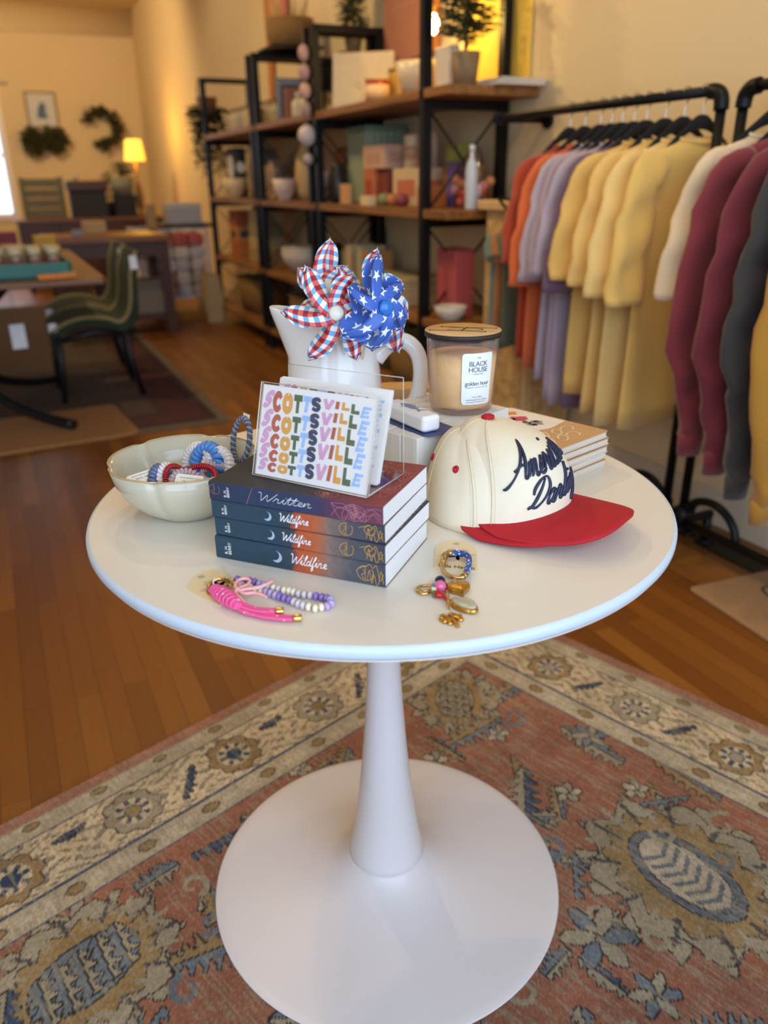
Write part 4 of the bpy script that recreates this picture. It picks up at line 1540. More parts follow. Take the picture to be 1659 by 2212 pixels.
CLB = M('matte blue coil', '#4f86c4', .4, var=.05)
CLD = M('deep blue coil', '#2a55a8', .3)
CLP = M('printed clear coil', '#d9cfc9', .25, var=.35, scale=420)
CLL = M('lilac clear coil', '#b9a3a8', .2, var=.3, scale=350)
CLR = M('red coil', '#a3121c', .25, var=.2, scale=300)
CLN = M('navy clear coil', '#5b6a8a', .15, var=.4, scale=300)
zb = TZ + .052
coil('matte blue coil hair tie standing upright in the bowl', (-.240, 1.012, zb + .006), (-.55, -.8, .35), .0225, .0052, .0040, 19, CLB)
coil('printed clear coil hair tie leaning behind the matte blue one', (-.2545, 1.022, zb + .004), (-.55, -.8, .35), .0225, .0044, .0031, 26, CLP)
coil('printed clear coil hair tie leaning on the front of the matte blue one', (-.2245, 1.003, zb + .004), (-.55, -.8, .35), .0225, .0044, .0031, 26, CLP)
coil('lilac clear coil hair tie lying flat beside the books', (-.222, .978, zb + .003), (.1, -.25, 1), .0215, .0042, .0030, 26, CLL)
coil('red coil hair tie lying over the lilac one in the bowl', (-.240, .952, zb + .006), (-.05, -.45, .9), .0230, .0026, .0017, 44, CLR)
coil('deep blue coil hair tie low in the middle of the bowl', (-.262, .968, zb - .004), (-.5, -.4, .8), .018, .005, .0034, 20, CLD)
coil('navy clear coil hair tie wrapped by the paper band near the bowl front', (-.2830, .946, zb + .002), (.9, -.3, .35), .0215, .0040, .0028, 26, CLN)
coil('lilac printed coil hair tie next to the navy one under the paper band', (-.2770, .952, zb + .001), (.9, -.3, .35), .0215, .0042, .0031, 26, CLP)
coil('thin red coil hair tie between the two paper bands', (-.2670, .950, zb + .002), (.9, -.3, .35), .0225, .0022, .0015, 44, CLR)
coil('lilac coil hair tie under the second paper band', (-.2520, .944, zb - .002), (.5, -.5, .7), .0215, .0040, .0029, 26, CLL)
BAND = M('white paper band', '#e9e2d4', .55, var=.02)


def band(label, X, w, d, h, mark):
    t = tag(MB().rbox(0, 0, 0, h, w, d, .004, .001, n=3).build('paper_band', BAND, X=X, bevel=.001), label, 'paper band', 'paper bands around the hair ties')
    m = MB()
    for r, (s, sz) in enumerate((('www.teleties.com', .0034), ('@tele_ties', .0034))):
        v, f = text_geo(s, sz, align='CENTER')
        m.add([(p[0], .004 - r * .0055 + p[1], h + .0002) for p in v], f)
    if mark:
        for i in range(17):
            a = PI * i / 16
            m.add([(q * math.cos(a + e), -d / 2 - .0003, h * .05 + q * math.sin(a + e)) for q, e in ((.0055, -.05), (.0085, -.04), (.0085, .04), (.0055, .05))], [(0, 1, 2, 3)])
    m.build('lettering', GREYINK, t)
    return t


band('white paper band around the navy hair ties at the bowl edge', T(-.3060, .9415, zb + .004) @ Rz(rad(25)) @ Rx(rad(28)) @ Ry(rad(-14)), .040, .020, .014, False)
band('white paper band printed with a sunburst around the red hair tie', T(-.2450, .9285, zb + .004) @ Rz(rad(-8)) @ Rx(rad(36)) @ Ry(rad(8)), .036, .022, .013, True)
PINKT = M('pink tag', '#d88a86', .5)
t = MB().rbox(0, 0, 0, .001, .013, .011, .001, .0002).build('price_tag', M('tag board', '#e6d8c4', .6), X=T(-.2060, .9930, zb + .012) @ Rz(rad(20)) @ Rx(rad(60)))
tag(t, 'small pink and cream paper tag beside the upright coils', 'tag')
MB().box(-.005, .005, -.004, .003, .001, .0012).build('print', PINKT, t)
# braided bracelet hooked over the rim beside the card stand
z_ = Vector((-.75, -.62, .25)).normalized(); x_ = Vector((0, 0, 1)).cross(z_).normalized(); y_ = z_.cross(x_)
X_ = Matrix(((x_.x, y_.x, z_.x, -.1955), (x_.y, y_.y, z_.y, 1.0360), (x_.z, y_.z, z_.z, TZ + .083), (0, 0, 0, 1)))
brc = thing('braided_bracelet', 'slate blue braided bracelet propped on the bowl rim beside the card stand', 'bracelet', X_)
for ph_, mt in ((0, M('slate cord', '#4d5470', .5, var=.3, scale=300)), (PI, M('silver cord', '#8f8f98', .35, var=.3, scale=300))):
    pts = []
    for i in range(220):
        a = 2 * PI * i / 220
        b = a * 22 + ph_
        q = .0023 * math.cos(b)
        pts.append(((.021 + q) * math.cos(a), (.030 + q) * math.sin(a), .0023 * math.sin(b)))
    MB().tube(pts, .0021, 6, closed=True).build('cord', mt, brc)
MB().box(-.008, .008, .024, .037, -.003, -.0022).build('paper_tag', BAND, brc)

# ------------------------------------------------------------------ beaded wristlet keychain
CARDM = M('cream backing card', '#e6d0a0', .55, var=.02)
PETM = M('tan petal print', '#cdb59a', .6, var=.04)
KZ = TZ + .0002
k1 = thing('wristlet_keychain', 'pink cord and lilac bead wristlet keychain on a cream card before the books', 'keychain')


def rel(o, name, mats, parent, **kw):
    return o.build(name, mats, parent, **kw)


pts = catmull([Vector((*p, 0)) for p in ((-.1742, .722), (-.214, .7581), (-.2182, .7721), (-.2140, .7930), (-.2012, .8035), (-.1843, .8001), (-.1745, .7890))], 6)
poly = [(p.x, p.y) for p in pts] + [(-.1500, .7540)]
bcard = MB().prism(poly, KZ, KZ + .0012).build('backing_card', CARDM, k1)
m = MB()


def petal(m, c, L, w, a, z):
    m.prism([(c[0] + L * (.5 + .5 * math.cos(t)) * math.cos(a) - w * math.sin(t) * math.sin(a), c[1] + L * (.5 + .5 * math.cos(t)) * math.sin(a) + w * math.sin(t) * math.cos(a)) for t in np.linspace(0, 2 * PI, 25)[:-1]], z, z + .0002)


for a, L, w in ((2.55, .021, .0065), (1.6, .019, .006), (.75, .018, .006), (3.7, .021, .005), (4.6, .016, .005), (5.6, .018, .005)):
    petal(m, (-.1835, .7640), L, w, a, KZ + .0012)
m.build('petal_print', PETM, bcard)
MB().prism([(-.2072 + .0042 * math.cos(t), .7875 + .0042 * math.sin(t)) for t in np.linspace(0, 2 * PI, 20)[:-1]], KZ + .0012, KZ + .0014).build('punched_hole', M('hole shade', '#b5aca0', .8), bcard)
m = MB()
ringp = catmull([Vector((x, y, KZ + zz)) for x, y, zz in ((-.1919, .752, .004), (-.1915, .7611, .006), (-.1854, .7678, .008), (-.1776, .7676, .008), (-.1715, .7610, .008), (-.1709, .7537, .007), (-.1761, .7420, .006), (-.1837, .7410, .004), (-.1894, .7452, .003))], 5, True)
m.tube(ringp, .0021, 10, closed=True)
m.build('spring_ring', GOLD, k1)
m = MB()
for i, (x, y) in enumerate(((-.1728, .7646), (-.1706, .7680), (-.1684, .7660), (-.1672, .7615), (-.1684, .7575), (-.1700, .7545))):
    m.tube([(x + .0022 * math.cos(a), y + .0022 * math.sin(a) * (.4 if i % 2 else 1), KZ + .007 + (.002 * math.sin(a) if i % 2 else 0)) for a in np.linspace(0, 2 * PI, 13)[:-1]], .0007, 6, closed=True)
m.build('chain', GOLD, k1)
HOT = NT('hot pink cord')
wv = HOT.n('TexVoronoi'); wv.inputs['Scale'].default_value = 160
HOT.l(HOT.coord(), wv.inputs['Vector'])
HOT.l(HOT.mix(HOT.math('LESS_THAN', wv.outputs['Distance'], .16), '#e8568c', '#f6d3dd'), HOT.b.inputs['Base Color']); HOT.set(Roughness=.6)
HOT.bump(HOT.noise(HOT.coord(), 900, 2), .4, .0006)
# wrapped knot
kA, kB = Vector((-.1830, .7445, KZ + .0085)), Vector((-.1525, .7095, KZ + .0085))
ax = (kB - kA).normalized(); sd = Vector((-ax.y, ax.x, 0))
m = MB()
for i in range(8):
    c = kA.lerp(kB, (i + .3) / 8)
    r = .0044 + .0030 * math.sin(PI * (i + .6) / 8)
    ring = [(c + sd * r * math.cos(t) + Vector((0, 0, 1)) * min(r, .0078) * math.sin(t) + ax * .0016 * math.cos(t)) for t in np.linspace(0, 2 * PI, 21)[:-1]]
    m.tube(ring, .0021, 8, closed=True)
m.tube([kA - ax * .006, kA, kB, kB + ax * .004], [.003, .005, .005, .004], 10)
m.build('wrapped_knot', HOT.m, k1)
for sgn, path in ((1, ((-.1545, .7125, .006), (-.1445, .7045, .0045), (-.1350, .7005, .004), (-.1215, .6945, .004), (-.1058, .6908, .004), (-.0925, .6893, .004))), (2, ((-.1535, .7145, .008), (-.1440, .7085, .007), (-.1335, .7040, .006), (-.1222, .7015, .006), (-.1115, .7010, .006)))):
    for off in (-.0021, .0021):
        m = MB()
        P = catmull([Vector((x + off * .45, y + off, KZ + z)) for x, y, z in path], 6)
        m.tube(P, .0023, 8)
        m.build('cord_strand', HOT.m, k1)
for a, b in (((-.1120, .7010, .006), (-.1040, .7007, .006)), ((-.0930, .6892, .0046), (-.0846, .6888, .0046))):
    MB().cyl((a[0], a[1], KZ + a[2]), (b[0], b[1], KZ + b[2]), .0042, n=16).build('gold_tip', GOLD, k1, bevel=.0006)
PK = M('pink rubber bow', '#eeaaa6', .4, var=.04)
m = MB()
for P, cl in (((( -.157, .736, .011), (-.1603, .7428, .013), (-.1593, .753, .014), (-.1525, .7580, .014), (-.1467, .7555, .013), (-.1480, .7475, .012), (-.1541, .7415, .012), (-.1566, .7371, .011)), False),
              (((-.1559, .7350, .011), (-.1478, .7375, .012), (-.1362, .7385, .013), (-.1274, .7438, .014), (-.1215, .7520, .014)), False),
              (((-.1572, .7380, .011), (-.1494, .7316, .010), (-.1401, .7326, .010), (-.1311, .7290, .010), (-.1245, .7242, .009)), False),
              (((-.1580, .7385, .011), (-.1583, .7323, .010), (-.1535, .7250, .009), (-.1470, .7185, .006), (-.1446, .7127, .004), (-.1490, .7128, .004)), False)):
    m.tube(catmull([Vector((x, y, KZ + z)) for x, y, z in P], 6), .0019, 8)
m.sphere((-.1572, .7375, KZ + .0115), .0032, 10, 7)
m.build('bow', PK, k1)
beads = [(-0.164, 0.774), (-0.1565, 0.769), (-0.1494, 0.770), (-0.1441, 0.7675), (-0.1378, 0.7627), (-0.1325, 0.7602), (-0.1275, 0.7555), (-0.1212, 0.753), (-0.1155, 0.7506), (-0.1091, 0.7471), (-0.1035, 0.7458), (-0.0984, 0.7434), (-0.0927, 0.7399), (-0.0865, 0.7376), (-0.08, 0.7363), (-0.0734, 0.7339), (-0.0673, 0.7316), (-0.0619, 0.7293), (-0.0579, 0.7259), (-0.0569, 0.7174), (-0.0608, 0.7123), (-0.0664, 0.7104), (-0.0725, 0.7084), (-0.0795, 0.7117), (-0.0856, 0.715), (-0.0906, 0.7183), (-0.0958, 0.7227), (-0.101, 0.7271), (-0.1067, 0.7305), (-0.1124, 0.7339), (-0.1171, 0.7373), (-0.123, 0.7419), (-0.1284, 0.7454), (-0.1343, 0.7489), (-0.1404, 0.7502), (-0.1471, 0.7549), (-0.1528, 0.7562), (-0.158, 0.7609)]
BCOL = {'P': M('purple bead', '#8d70b4', .15, var=.03), 'L': M('lilac bead', '#b79fc6', .15, var=.04), 'B': M('periwinkle bead', '#a99fd2', .15), 'I': M('ivory bead', '#eadfc4', .2, var=.04), 'C': M('pearly bead', '#cfc3c8', .12, var=.05), 'S': M('silver lilac bead', '#bdb0b8', .12)}
seq = 'PPPPBLCICIIICCCPPPBLLIIICCCPPPLLLIIISCSL'
m = MB()
path = catmull([Vector((x, y, KZ + .0042)) for x, y in beads], 3)
m.tube(path, .0007, 5)
m.build('bead_thread', GOLD, k1)
bead_mesh = {}
for i, (x, y) in enumerate(beads):
    a = Vector((*beads[max(i - 1, 0)], 0)); b = Vector((*beads[min(i + 1, len(beads) - 1)], 0))
    d = b - a
    k = seq[i]
    X = T(x, y, KZ + .0044) @ Rz(math.atan2(d.y, d.x)) @ Ry(PI / 2)
    if k not in bead_mesh:
        o = MB().lathe([(.0010, -.0026), (.0030, -.0026), (.0043, -.0014), (.0046, 0), (.0043, .0014), (.0030, .0026), (.0010, .0026)], 16).build('bead', BCOL[k], k1, X=X)
        bead_mesh[k] = o.data
    else:
        o = bpy.data.objects.new('bead', bead_mesh[k]); COL.objects.link(o); o.parent = k1; o.matrix_local = X
m = MB()
for i in range(0, len(beads) - 1, 3):
    c = (Vector((*beads[i], 0)) + Vector((*beads[i + 1], 0))) / 2
    m.sphere((c.x, c.y, KZ + .0044), .0016, 8, 5)
m.build('gold_spacers', GOLD, k1)
MB().tube([(-.1872, .7580, KZ + .006), (-.1880, .7625, KZ + .0095), (-.1868, .7665, KZ + .0105), (-.1850, .7690, KZ + .004)], .0008, 6).build('plastic_tie', M('white nylon', '#efeef2', .3), k1)

# ------------------------------------------------------------------ charm keychain
k2 = thing('charm_keychain', 'gold charm keychain with heart locket, clover and chilli on a cream card', 'keychain')
pts = catmull([Vector((*p, 0)) for p in ((.0606, .846), (.0630, .8590), (.0722, .8705), (.0868, .8752), (.1010, .8688), (.1085, .8540), (.1103, .8428))], 6)
b2_ = MB().prism([(.0564, .8035)] + [(p.x, p.y) for p in pts] + [(.1048, .7924)], KZ, KZ + .0012).build('backing_card', CARDM, k2)
m = MB()
for a, L, w in ((1.95, .021, .0075), (.95, .021, .006), (3.05, .022, .004), (.1, .022, .004), (4.0, .018, .0075), (5.45, .021, .0085)):
    petal(m, (.0860, .8320), L, w, a, KZ + .0012)
m.build('petal_print', PETM, b2_)
MB().prism([(.0878 + .0042 * math.cos(t), .8655 + .0034 * math.sin(t)) for t in np.linspace(0, 2 * PI, 20)[:-1]], KZ + .0012, KZ + .0014).build('punched_hole', M('hole shade', '#b5aca0', .8), b2_)
m = MB()
v, f = text_geo('Villa Haven', .0095, align='CENTER', fat=.012)
R2 = Rz(rad(-12.6))
m.add([Vector((.0815, .8010, KZ + .0014)) + R2 @ Vector(p) for p in v], f)
m.build('lettering', M('dark brown print', '#4a3c33', .6), b2_)
BRT = M('brushed brass', '#c2a066', .3, 1., var=.08)
gp = catmull([Vector((x, y, KZ + z)) for x, y, z in ((.0790, .8285, .007), (.0738, .8290, .007), (.0706, .8232, .0075), (.0676, .8090, .008), (.0652, .7961, .0075), (.0657, .7851, .006), (.0699, .7772, .005), (.0756, .7715, .005), (.0830, .7697, .0055), (.0872, .7710, .006))], 6)
m = MB().tube(gp, .0026, 12)
m.cyl((.0700, .8200, KZ + .0078), (.0660, .8010, KZ + .008), .0040, n=12)
m.cyl((.0738, .8290, KZ + .007), (.0800, .8282, KZ + .007), .0036, n=12)
m.cyl((.0866, .7708, KZ + .006), (.0902, .7760, KZ + .0062), .0036, n=12)
m.build('carabiner', BRT, k2)
BC = NT('blue flecked cord')
wv = BC.n('TexVoronoi'); wv.inputs['Scale'].default_value = 260
BC.l(BC.coord(), wv.inputs['Vector'])
BC.l(BC.mix(BC.math('LESS_THAN', wv.outputs['Distance'], .3), BC.mix(BC.noise(BC.coord(), 190, 1), '#0d1430', '#2f5fc2'), '#dfe5f2'), BC.b.inputs['Base Color']); BC.set(Roughness=.55)
m = MB().tube(catmull([Vector((x, y, KZ + z)) for x, y, z in ((.0795, .8282, .007), (.0844, .8275, .0075), (.0919, .8241, .008), (.0965, .8180, .008), (.0970, .8065, .008), (.0945, .7925, .0075), (.0920, .7816, .007), (.0890, .7745, .0062))], 5), .0034, 10)
m.build('cord_side', BC.m, k2)
MB().tube([(.0845, .8250, KZ + .006), (.0848, .8280, KZ + .0122), (.0850, .8320, KZ + .006), (.0850, .8340, KZ + .0015)], .0009, 6).build('plastic_tie', M('white nylon', '#efeef2', .3), k2)
GOLDH = M('antique gold', '#c89b45', .22, 1., var=.12, scale=250, bump=.6, bscale=500, bdist=.001)
hx = Vector((.0790, .7490, 0))
hl = []
for t in np.linspace(0, 2 * PI, 49)[:-1]:
    hl.append((16 * math.sin(t) ** 3 * .00088, (13 * math.cos(t) - 5 * math.cos(2 * t) - 2 * math.cos(3 * t) - math.cos(4 * t)) * .00095))
HX = T(.0800, .7490, KZ) @ Rz(rad(14))
rings = []
for sc_, z in ((.92, .0), (1., .002), (1., .0042), (.94, .0062), (.78, .0078), (.5, .0088), (.05, .0092)):
    rings.append([(x * sc_, y * sc_, z) for x, y in hl][::-1])
MB().loft(rings).build('heart_locket', GOLDH, k2, X=HX)
MB().tube([HX @ Vector((.003 * math.cos(a), .0135 + .003 * math.sin(a), .006)) for a in np.linspace(0, 2 * PI, 13)[:-1]], .0007, 6, closed=True).build('jump_ring', GOLD, k2)
for nm, c, r, colr in (('navy_ball', (.0603, .7610, .0062), .0060, '#16163f'), ('pink_ball', (.0597, .7485, .0066), .0066, '#d8668c')):
    MB().sphere((c[0], c[1], KZ + c[2]), r, 18, 12).build(nm, M(nm, colr, .12, var=.03), k2)
MB().cyl((.0535, .7545, KZ + .0040), (.0570, .7572, KZ + .0040), .0040, n=14).build('turquoise_bead', M('turquoise bead', '#8bb7c4', .25), k2, bevel=.0008)
MB().cyl((.0500, .7440, KZ + .0038), (.0548, .7450, KZ + .0038), .0038, n=14).build('pearl_bead', M('pearl bead', '#e6d6c0', .2), k2, bevel=.0008)
MB().tube(catmull([Vector((x, y, KZ + z)) for x, y, z in ((.0535, .7358, .0040), (.0575, .7340, .0044), (.0615, .7308, .004), (.0645, .7250, .0025))], 5), [.0038, .0042, .0044, .0044, .0043, .0042, .0040, .0037, .0034, .0030, .0026, .0021, .0017, .0012, .0008, .0006][:16], 12).build('chilli', M('chilli red', '#b3141f', .15), k2)
MB().sphere((.0525, .7364, KZ + .0040), (.0030, .0040, .0040), 12, 8).build('chilli_stem', M('chilli green', '#2f7a34', .2), k2)
m = MB()
m.tube(catmull([Vector((x, y, KZ + .003)) for x, y in ((.0510, .7565), (.0440, .7567), (.0375, .7545), (.0338, .7485), (.0365, .7415), (.0430, .7390), (.0510, .7440))], 6), .0017, 8)
m.tube(catmull([Vector((x, y, KZ + .0045)) for x, y in ((.0500, .7545), (.0440, .7548), (.0395, .7530), (.0372, .7485), (.0390, .7438), (.0440, .7420), (.0500, .7455))], 6), .0009, 6)
m.build('horseshoe_link', GOLD, k2)
m = MB()
for i, (x, y) in enumerate(((.0651, .7623), (.0660, .7555), (.0660, .7480), (.0660, .7405), (.0661, .7325), (.0658, .7245), (.0655, .7165), (.0668, .7095))):
    ca_ = i % 2
    m.tube([(x + .0020 * math.cos(a) * (1 if not ca_ else .5), y + .0046 * math.sin(a), KZ + .0035 + (.002 * math.cos(a) if ca_ else 0)) for a in np.linspace(0, 2 * PI, 17)[:-1]], .0007, 6, closed=True)
m.build('chain', GOLD, k2)
STO = M('cream stone', '#b5aa8c', .22, var=.15, scale=90)
sp = catmull([Vector((x, y, 0)) for x, y in ((.0672, .7230), (.0764, .7255), (.0878, .7225), (.0945, .7136), (.0955, .7020), (.0897, .6975), (.0772, .7030), (.0694, .7120))], 4, True)
c0 = sum(sp, Vector()) / len(sp)
rings = [[(c0 + (p - c0) * s_ + Vector((0, 0, KZ + z))) for p in sp][::-1] for s_, z in ((.93, .0), (1., .0018), (1., .0040), (.90, .0054))]
MB().loft(rings).build('gold_setting', M('hammered gold', '#c9a04c', .2, 1., var=.1, bump=.8, bscale=420, bdist=.0015), k2)
rings = [[(c0 + Vector((.0006, .0012, 0)) + (p - c0) * s_ + Vector((0, 0, KZ + z))) for p in sp][::-1] for s_, z in ((.84, .0045), (.82, .0066), (.70, .0074), (.05, .0077))]
MB().loft(rings).build('stone', STO, k2)
# four-leaf clover
m = MB()
cc = Vector((.0668, .6895, 0))
for a, s_ in ((1.25, .8), (2.95, 1.), (4.15, .95), (.15, 1.)):
    lf = []
    for t in np.linspace(0, 2 * PI, 33)[:-1]:
        hx_, hy_ = 16 * math.sin(t) ** 3 * .00042 * s_, (13 * math.cos(t) - 5 * math.cos(2 * t) - 2 * math.cos(3 * t) - math.cos(4 * t)) * .00042 * s_ + .0072 * s_
        lf.append((hx_, hy_))
    lc = (0, .0075 * s_)
    rings = [[cc + Rz(a - PI / 2) @ Vector((lc[0] + (x - lc[0]) * q, lc[1] + (y - lc[1]) * q, z)) + Vector((0, 0, KZ)) for x, y in lf][::-1] for q, z in ((.95, 0), (1, .0012), (.95, .0026), (.6, .0038), (.05, .0036))]
    m.loft(rings)
m.tube([cc + Vector((0, 0, KZ + .0028)), cc + Vector((.0020, -.0070, KZ + .0026)), cc + Vector((.0055, -.0165, KZ + .0022))], [.0018, .0018, .0024], 8)
m.build('clover', M('satin gold', '#cf9f4a', .2, 1., var=.05), k2)
# ------------------------------------------------------------------ tall shelving units along the long wall
IRON = M('black iron', '#17181a', .45, .6, var=.1)
PLANK = NT('shelf plank')
co_ = PLANK.coord()
mp = PLANK.n('Mapping'); mp.inputs['Scale'].default_value = (3, 45, 45); PLANK.l(co_, mp.inputs[0])
nz = PLANK.noise(mp.outputs[0], 1, 5)
PLANK.l(PLANK.ramp(nz, [(.25, '#6b4218'), (.75, '#a56f33')]), PLANK.b.inputs['Base Color']); PLANK.set(Roughness=.5)
SH = (.15, .56, 1.02, 1.485)          # top faces of the boards


def shelving(label, s0, s1, ov=0.):
    t = thing('shelving_unit', label, 'shelf', ROOM @ T(s0, .02, 0), 'iron and plank shelving units')
    L = s1 - s0
    for x in (0, L):
        m = MB()
        for y in (.02, .40):
            m.box(x - .02, x + .02, y - .02, y + .02, 0, 1.90)
        m.box(x - .02, x + .02, .02, .40, 1.865, 1.90)
        for z in SH:
            m.box(x - .018, x + .018, .02, .40, z - .075, z - .036)
        m.build('end_frame', IRON, t)
        m = MB()
        for a, b in ((SH[1], SH[2]), (SH[2], SH[3]), (SH[0], SH[1])):
            m.tube([(x, .04, a), (x, .38, b - .08)], .009, 6, flat=.5); m.tube([(x, .38, a), (x, .04, b - .08)], .009, 6, flat=.5)
        m.build('cross_brace', IRON, t)
    for z in SH:
        MB().box(-.06 if ov == 0 else -ov, L + .02, -.012, .42, z - .036, z).build('plank', PLANK.m, t, bevel=.003)
    return t


shelving('iron and plank shelving unit nearest the clothes racks', 1.50, 2.76, .22)
shelving('middle iron and plank shelving unit along the cream wall', 2.88, 3.86)
shelving('iron and plank shelving unit farthest from the pedestal table', 3.98, 5.30)


# ---- generic small goods, all built where they stand (room frame: s along the wall, t out from it)
def at(s, t, z, rz=0):
    return ROOM @ T(s, t, z) @ Rz(rad(rz))


def carton(name, label, cat, s, t, z, w, d, h, col, rz=0, group=None, lid=None, mark=None):
    r = thing(name, label, cat, at(s, t, z + .0006, rz), group)
    MB().rbox(0, 0, 0, h, w, d, min(.006, w * .1), .002).build('body', M('board ' + col, col, .6, var=.1), r)
    if lid:
        MB().rbox(0, 0, h * .72, h + .003, w + .006, d + .006, .006, .002).build('cover', M('board ' + lid, lid, .6, var=.1), r)
    if mark:
        MB().box(-w * .32, w * .32, d / 2, d / 2 + .0015, h * .25, h * .7).build('printed_patch', M('board ' + mark, mark, .6), r)
        MB().box(-w / 2 - .0015, -w / 2, -d * .32, d * .32, h * .25, h * .7).build('printed_patch', M('board ' + mark, mark, .6), r)
    return r


def vessel(name, label, cat, s, t, z, prof, col, rough=.3, lidp=None, lidc=None, band=None, group=None):
    r = thing(name, label, cat, at(s, t, z + .0006), group)
    MB().lathe(prof, 28).build('body', M('glaze ' + col, col, rough, var=.08), r)
    if lidp:
        MB().lathe(lidp, 28).build('cap', M('glaze ' + lidc, lidc, .4, var=.08), r)
    if band:
        zz0, zz1, rr, bc_ = band
        MB().lathe([(rr, zz0), (rr + .0008, zz0), (rr + .0008, zz1), (rr, zz1)], 28, caps=False).build('label_band', M('board ' + bc_, bc_, .6), r)
    return r


def bowlp(r, h):
    return [(.0005, 0), (r * .5, 0), (r * .56, h * .06), (r * .85, h * .45), (r, h), (r * .95, h), (r * .8, h * .5), (r * .5, h * .12), (.0005, h * .1)]


def jarp(r, h):
    return [(.0005, 0), (r * .92, 0), (r, h * .05), (r, h * .92), (r * .94, h), (.0005, h)]


def bottlep(r, h):
    return [(.0005, 0), (r * .95, 0), (r, h * .03), (r, h * .62), (r * .8, h * .72), (r * .36, h * .8), (r * .34, h * .9), (.0005, h * .9)]


def bottlecap(r, h):
    return [(.0005, h * .9), (r * .42, h * .9), (r * .42, h), (.0005, h)]


def vasep(r, h):
    return [(.0005, 0), (r * .75, 0), (r * .95, h * .15), (r, h * .45), (r * .85, h * .8), (r * .6, h * .92), (r * .66, h), (r * .58, h), (r * .5, h * .9), (.0005, h * .8)]


def sprig(m, base, tip, n, L, rg, droop=.2, mat=0, w=.22):
    b, t_ = Vector(base), Vector(tip)
    for i in range(n):
        q = (i + 1) / n
        p = b.lerp(t_, q)
        a = rg.random() * 6.28
        d = Vector((math.cos(a), math.sin(a), .3 - droop * rg.random())).normalized()
        l = L * (.6 + .6 * rg.random()) * (1.05 - .5 * q)
        sd = d.cross(Vector((0, 0, 1))).normalized() * l * w
        up_ = Vector((0, 0, .1 * l))
        m.add([p, p + d * l * .5 + sd + up_, p + d * l, p + d * l * .5 - sd + up_], [(0, 1, 2), (0, 2, 3)], mat)


def bush(name, label, cat, X, r, h, n, L, col, potc, potr, poth, cone=False, needle=False, group=None):
    rg = random.Random(int(abs(X[0][3] * 1000)) + n)
    t = thing(name, label, cat, X, group)
    if potr:
        MB().lathe([(.0005, 0), (potr * .75, 0), (potr, poth), (potr * .9, poth), (potr * .7, poth * .85), (.0005, poth * .85)], 24).build('pot', M('pot ' + potc, potc, .8, var=.2), t)
    MB().cyl((0, 0, poth * .8), (0, 0, poth + h * .9), .008, .004, 8).build('stem', M('bark', '#5a4630', .9), t)
    m = MB()
    for i in range(n):
        q = i / n
        a = rg.random() * 6.28
        rr = r * ((1.05 - q) if cone else math.sin(PI * (.15 + .8 * q)))
        z = poth + h * (.1 + .85 * q)
        tip = (rr * math.cos(a), rr * math.sin(a), z + (rr * .25 if cone else h * .1 * (rg.random() - .3)))
        sprig(m, (0, 0, z - rr * .1), tip, 9 if needle else 5, L, rg, .5, w=.11 if needle else .3)
    m.build('foliage', M('leaf ' + col, col, .7, var=.45, scale=60), t)
    return t


C3, C2, C1, C0 = SH[3], SH[2], SH[1], SH[0]
# nearest unit, upper board
r_ = thing('sign_board', 'cream sign board leaning on the upper plank of the nearest shelving unit', 'sign', at(2.62, .21, C3 + .001, 52) @ Rx(rad(9)))
MB().rbox(0, 0, 0, .285, .34, .02, .006, .003).build('board', M('cream board', '#e3cfa4', .6, var=.08), r_)
m = MB()
m.ribbon([(.02 + .022 * math.cos(t) * (1 - t / 9), .115 + .024 * math.sin(t) * (1 - t / 9)) for t in np.linspace(0, 7, 34)], .004, fn=lambda x, y: (x, .0105, y))
m.ribbon([(-.02, .10), (-.06, .10)], .004, fn=lambda x, y: (x, .0105, y))
m.build('faint_script', M('grey script', '#a4906c', .7), r_)
vessel('tin_candle', 'small red tin with a cream label on the upper plank, beside the sign board', 'tin', 2.34, .25, C3, jarp(.062, .115), '#a62a22', .35, [(.0005, .115), (.064, .115), (.064, .128), (.0005, .128)], '#d8b27a', (.03, .095, .0622, '#dcb98a'))
vessel('brass_jar', 'brass coloured jar behind the red tin on the upper plank', 'jar', 2.36, .11, C3, jarp(.06, .16), '#b58b37', .3, [(.0005, .16), (.062, .16), (.062, .175), (.0005, .175)], '#8d6a28')
vessel('bowl', 'cream bowl on the upper plank, beside the iron post', 'bowl', 1.86, .26, C3 + .012, bowlp(.115, .13), '#e4cfa6', .35)
r_ = MB().rbox(0, 0, 0, .012, .44, .2, .02, .003).build('serving_tray', M('black tray', '#262019', .4), X=at(2.02, .26, C3 + .0005)); tag(r_, 'black flat tray under the cream bowl on the upper plank', 'tray')
vessel('stacked_dish', 'red rimmed dish behind the cream bowl on the upper plank', 'dish', 2.08, .14, C3 + .0008, bowlp(.10, .10), '#b9583e', .4)
bush('potted_fir', 'small fir tree standing high beside the terracotta poster', 'plant', at(2.885, .14, 1.7905), .085, .38, 80, .075, '#3f4526', '#6a5a3a', .05, .07, True, True, 'potted artificial firs')
MB().box(2.79, 2.98, .0, .24, 1.775, 1.790).build('ledge', PLANK.m, X=ROOM)
bpy.data.objects['ledge'].name = 'wall_ledge'; tag(bpy.data.objects['wall_ledge'], 'short plank ledge on the wall under the small fir', 'ledge')
bush('potted_fir', 'fir tree in a burlap pot in front of the yellow wall glow panel', 'plant', at(1.37, .31, C3 + .001), .14, .40, 110, .09, '#474a22', '#8a704c', .06, .12, True, True, 'potted artificial firs')
carton('booklet_stack', 'white upright booklets beside the fir on the upper plank', 'booklets', 1.59, .27, C3, .13, .05, .17, '#d9d3c8', 0)
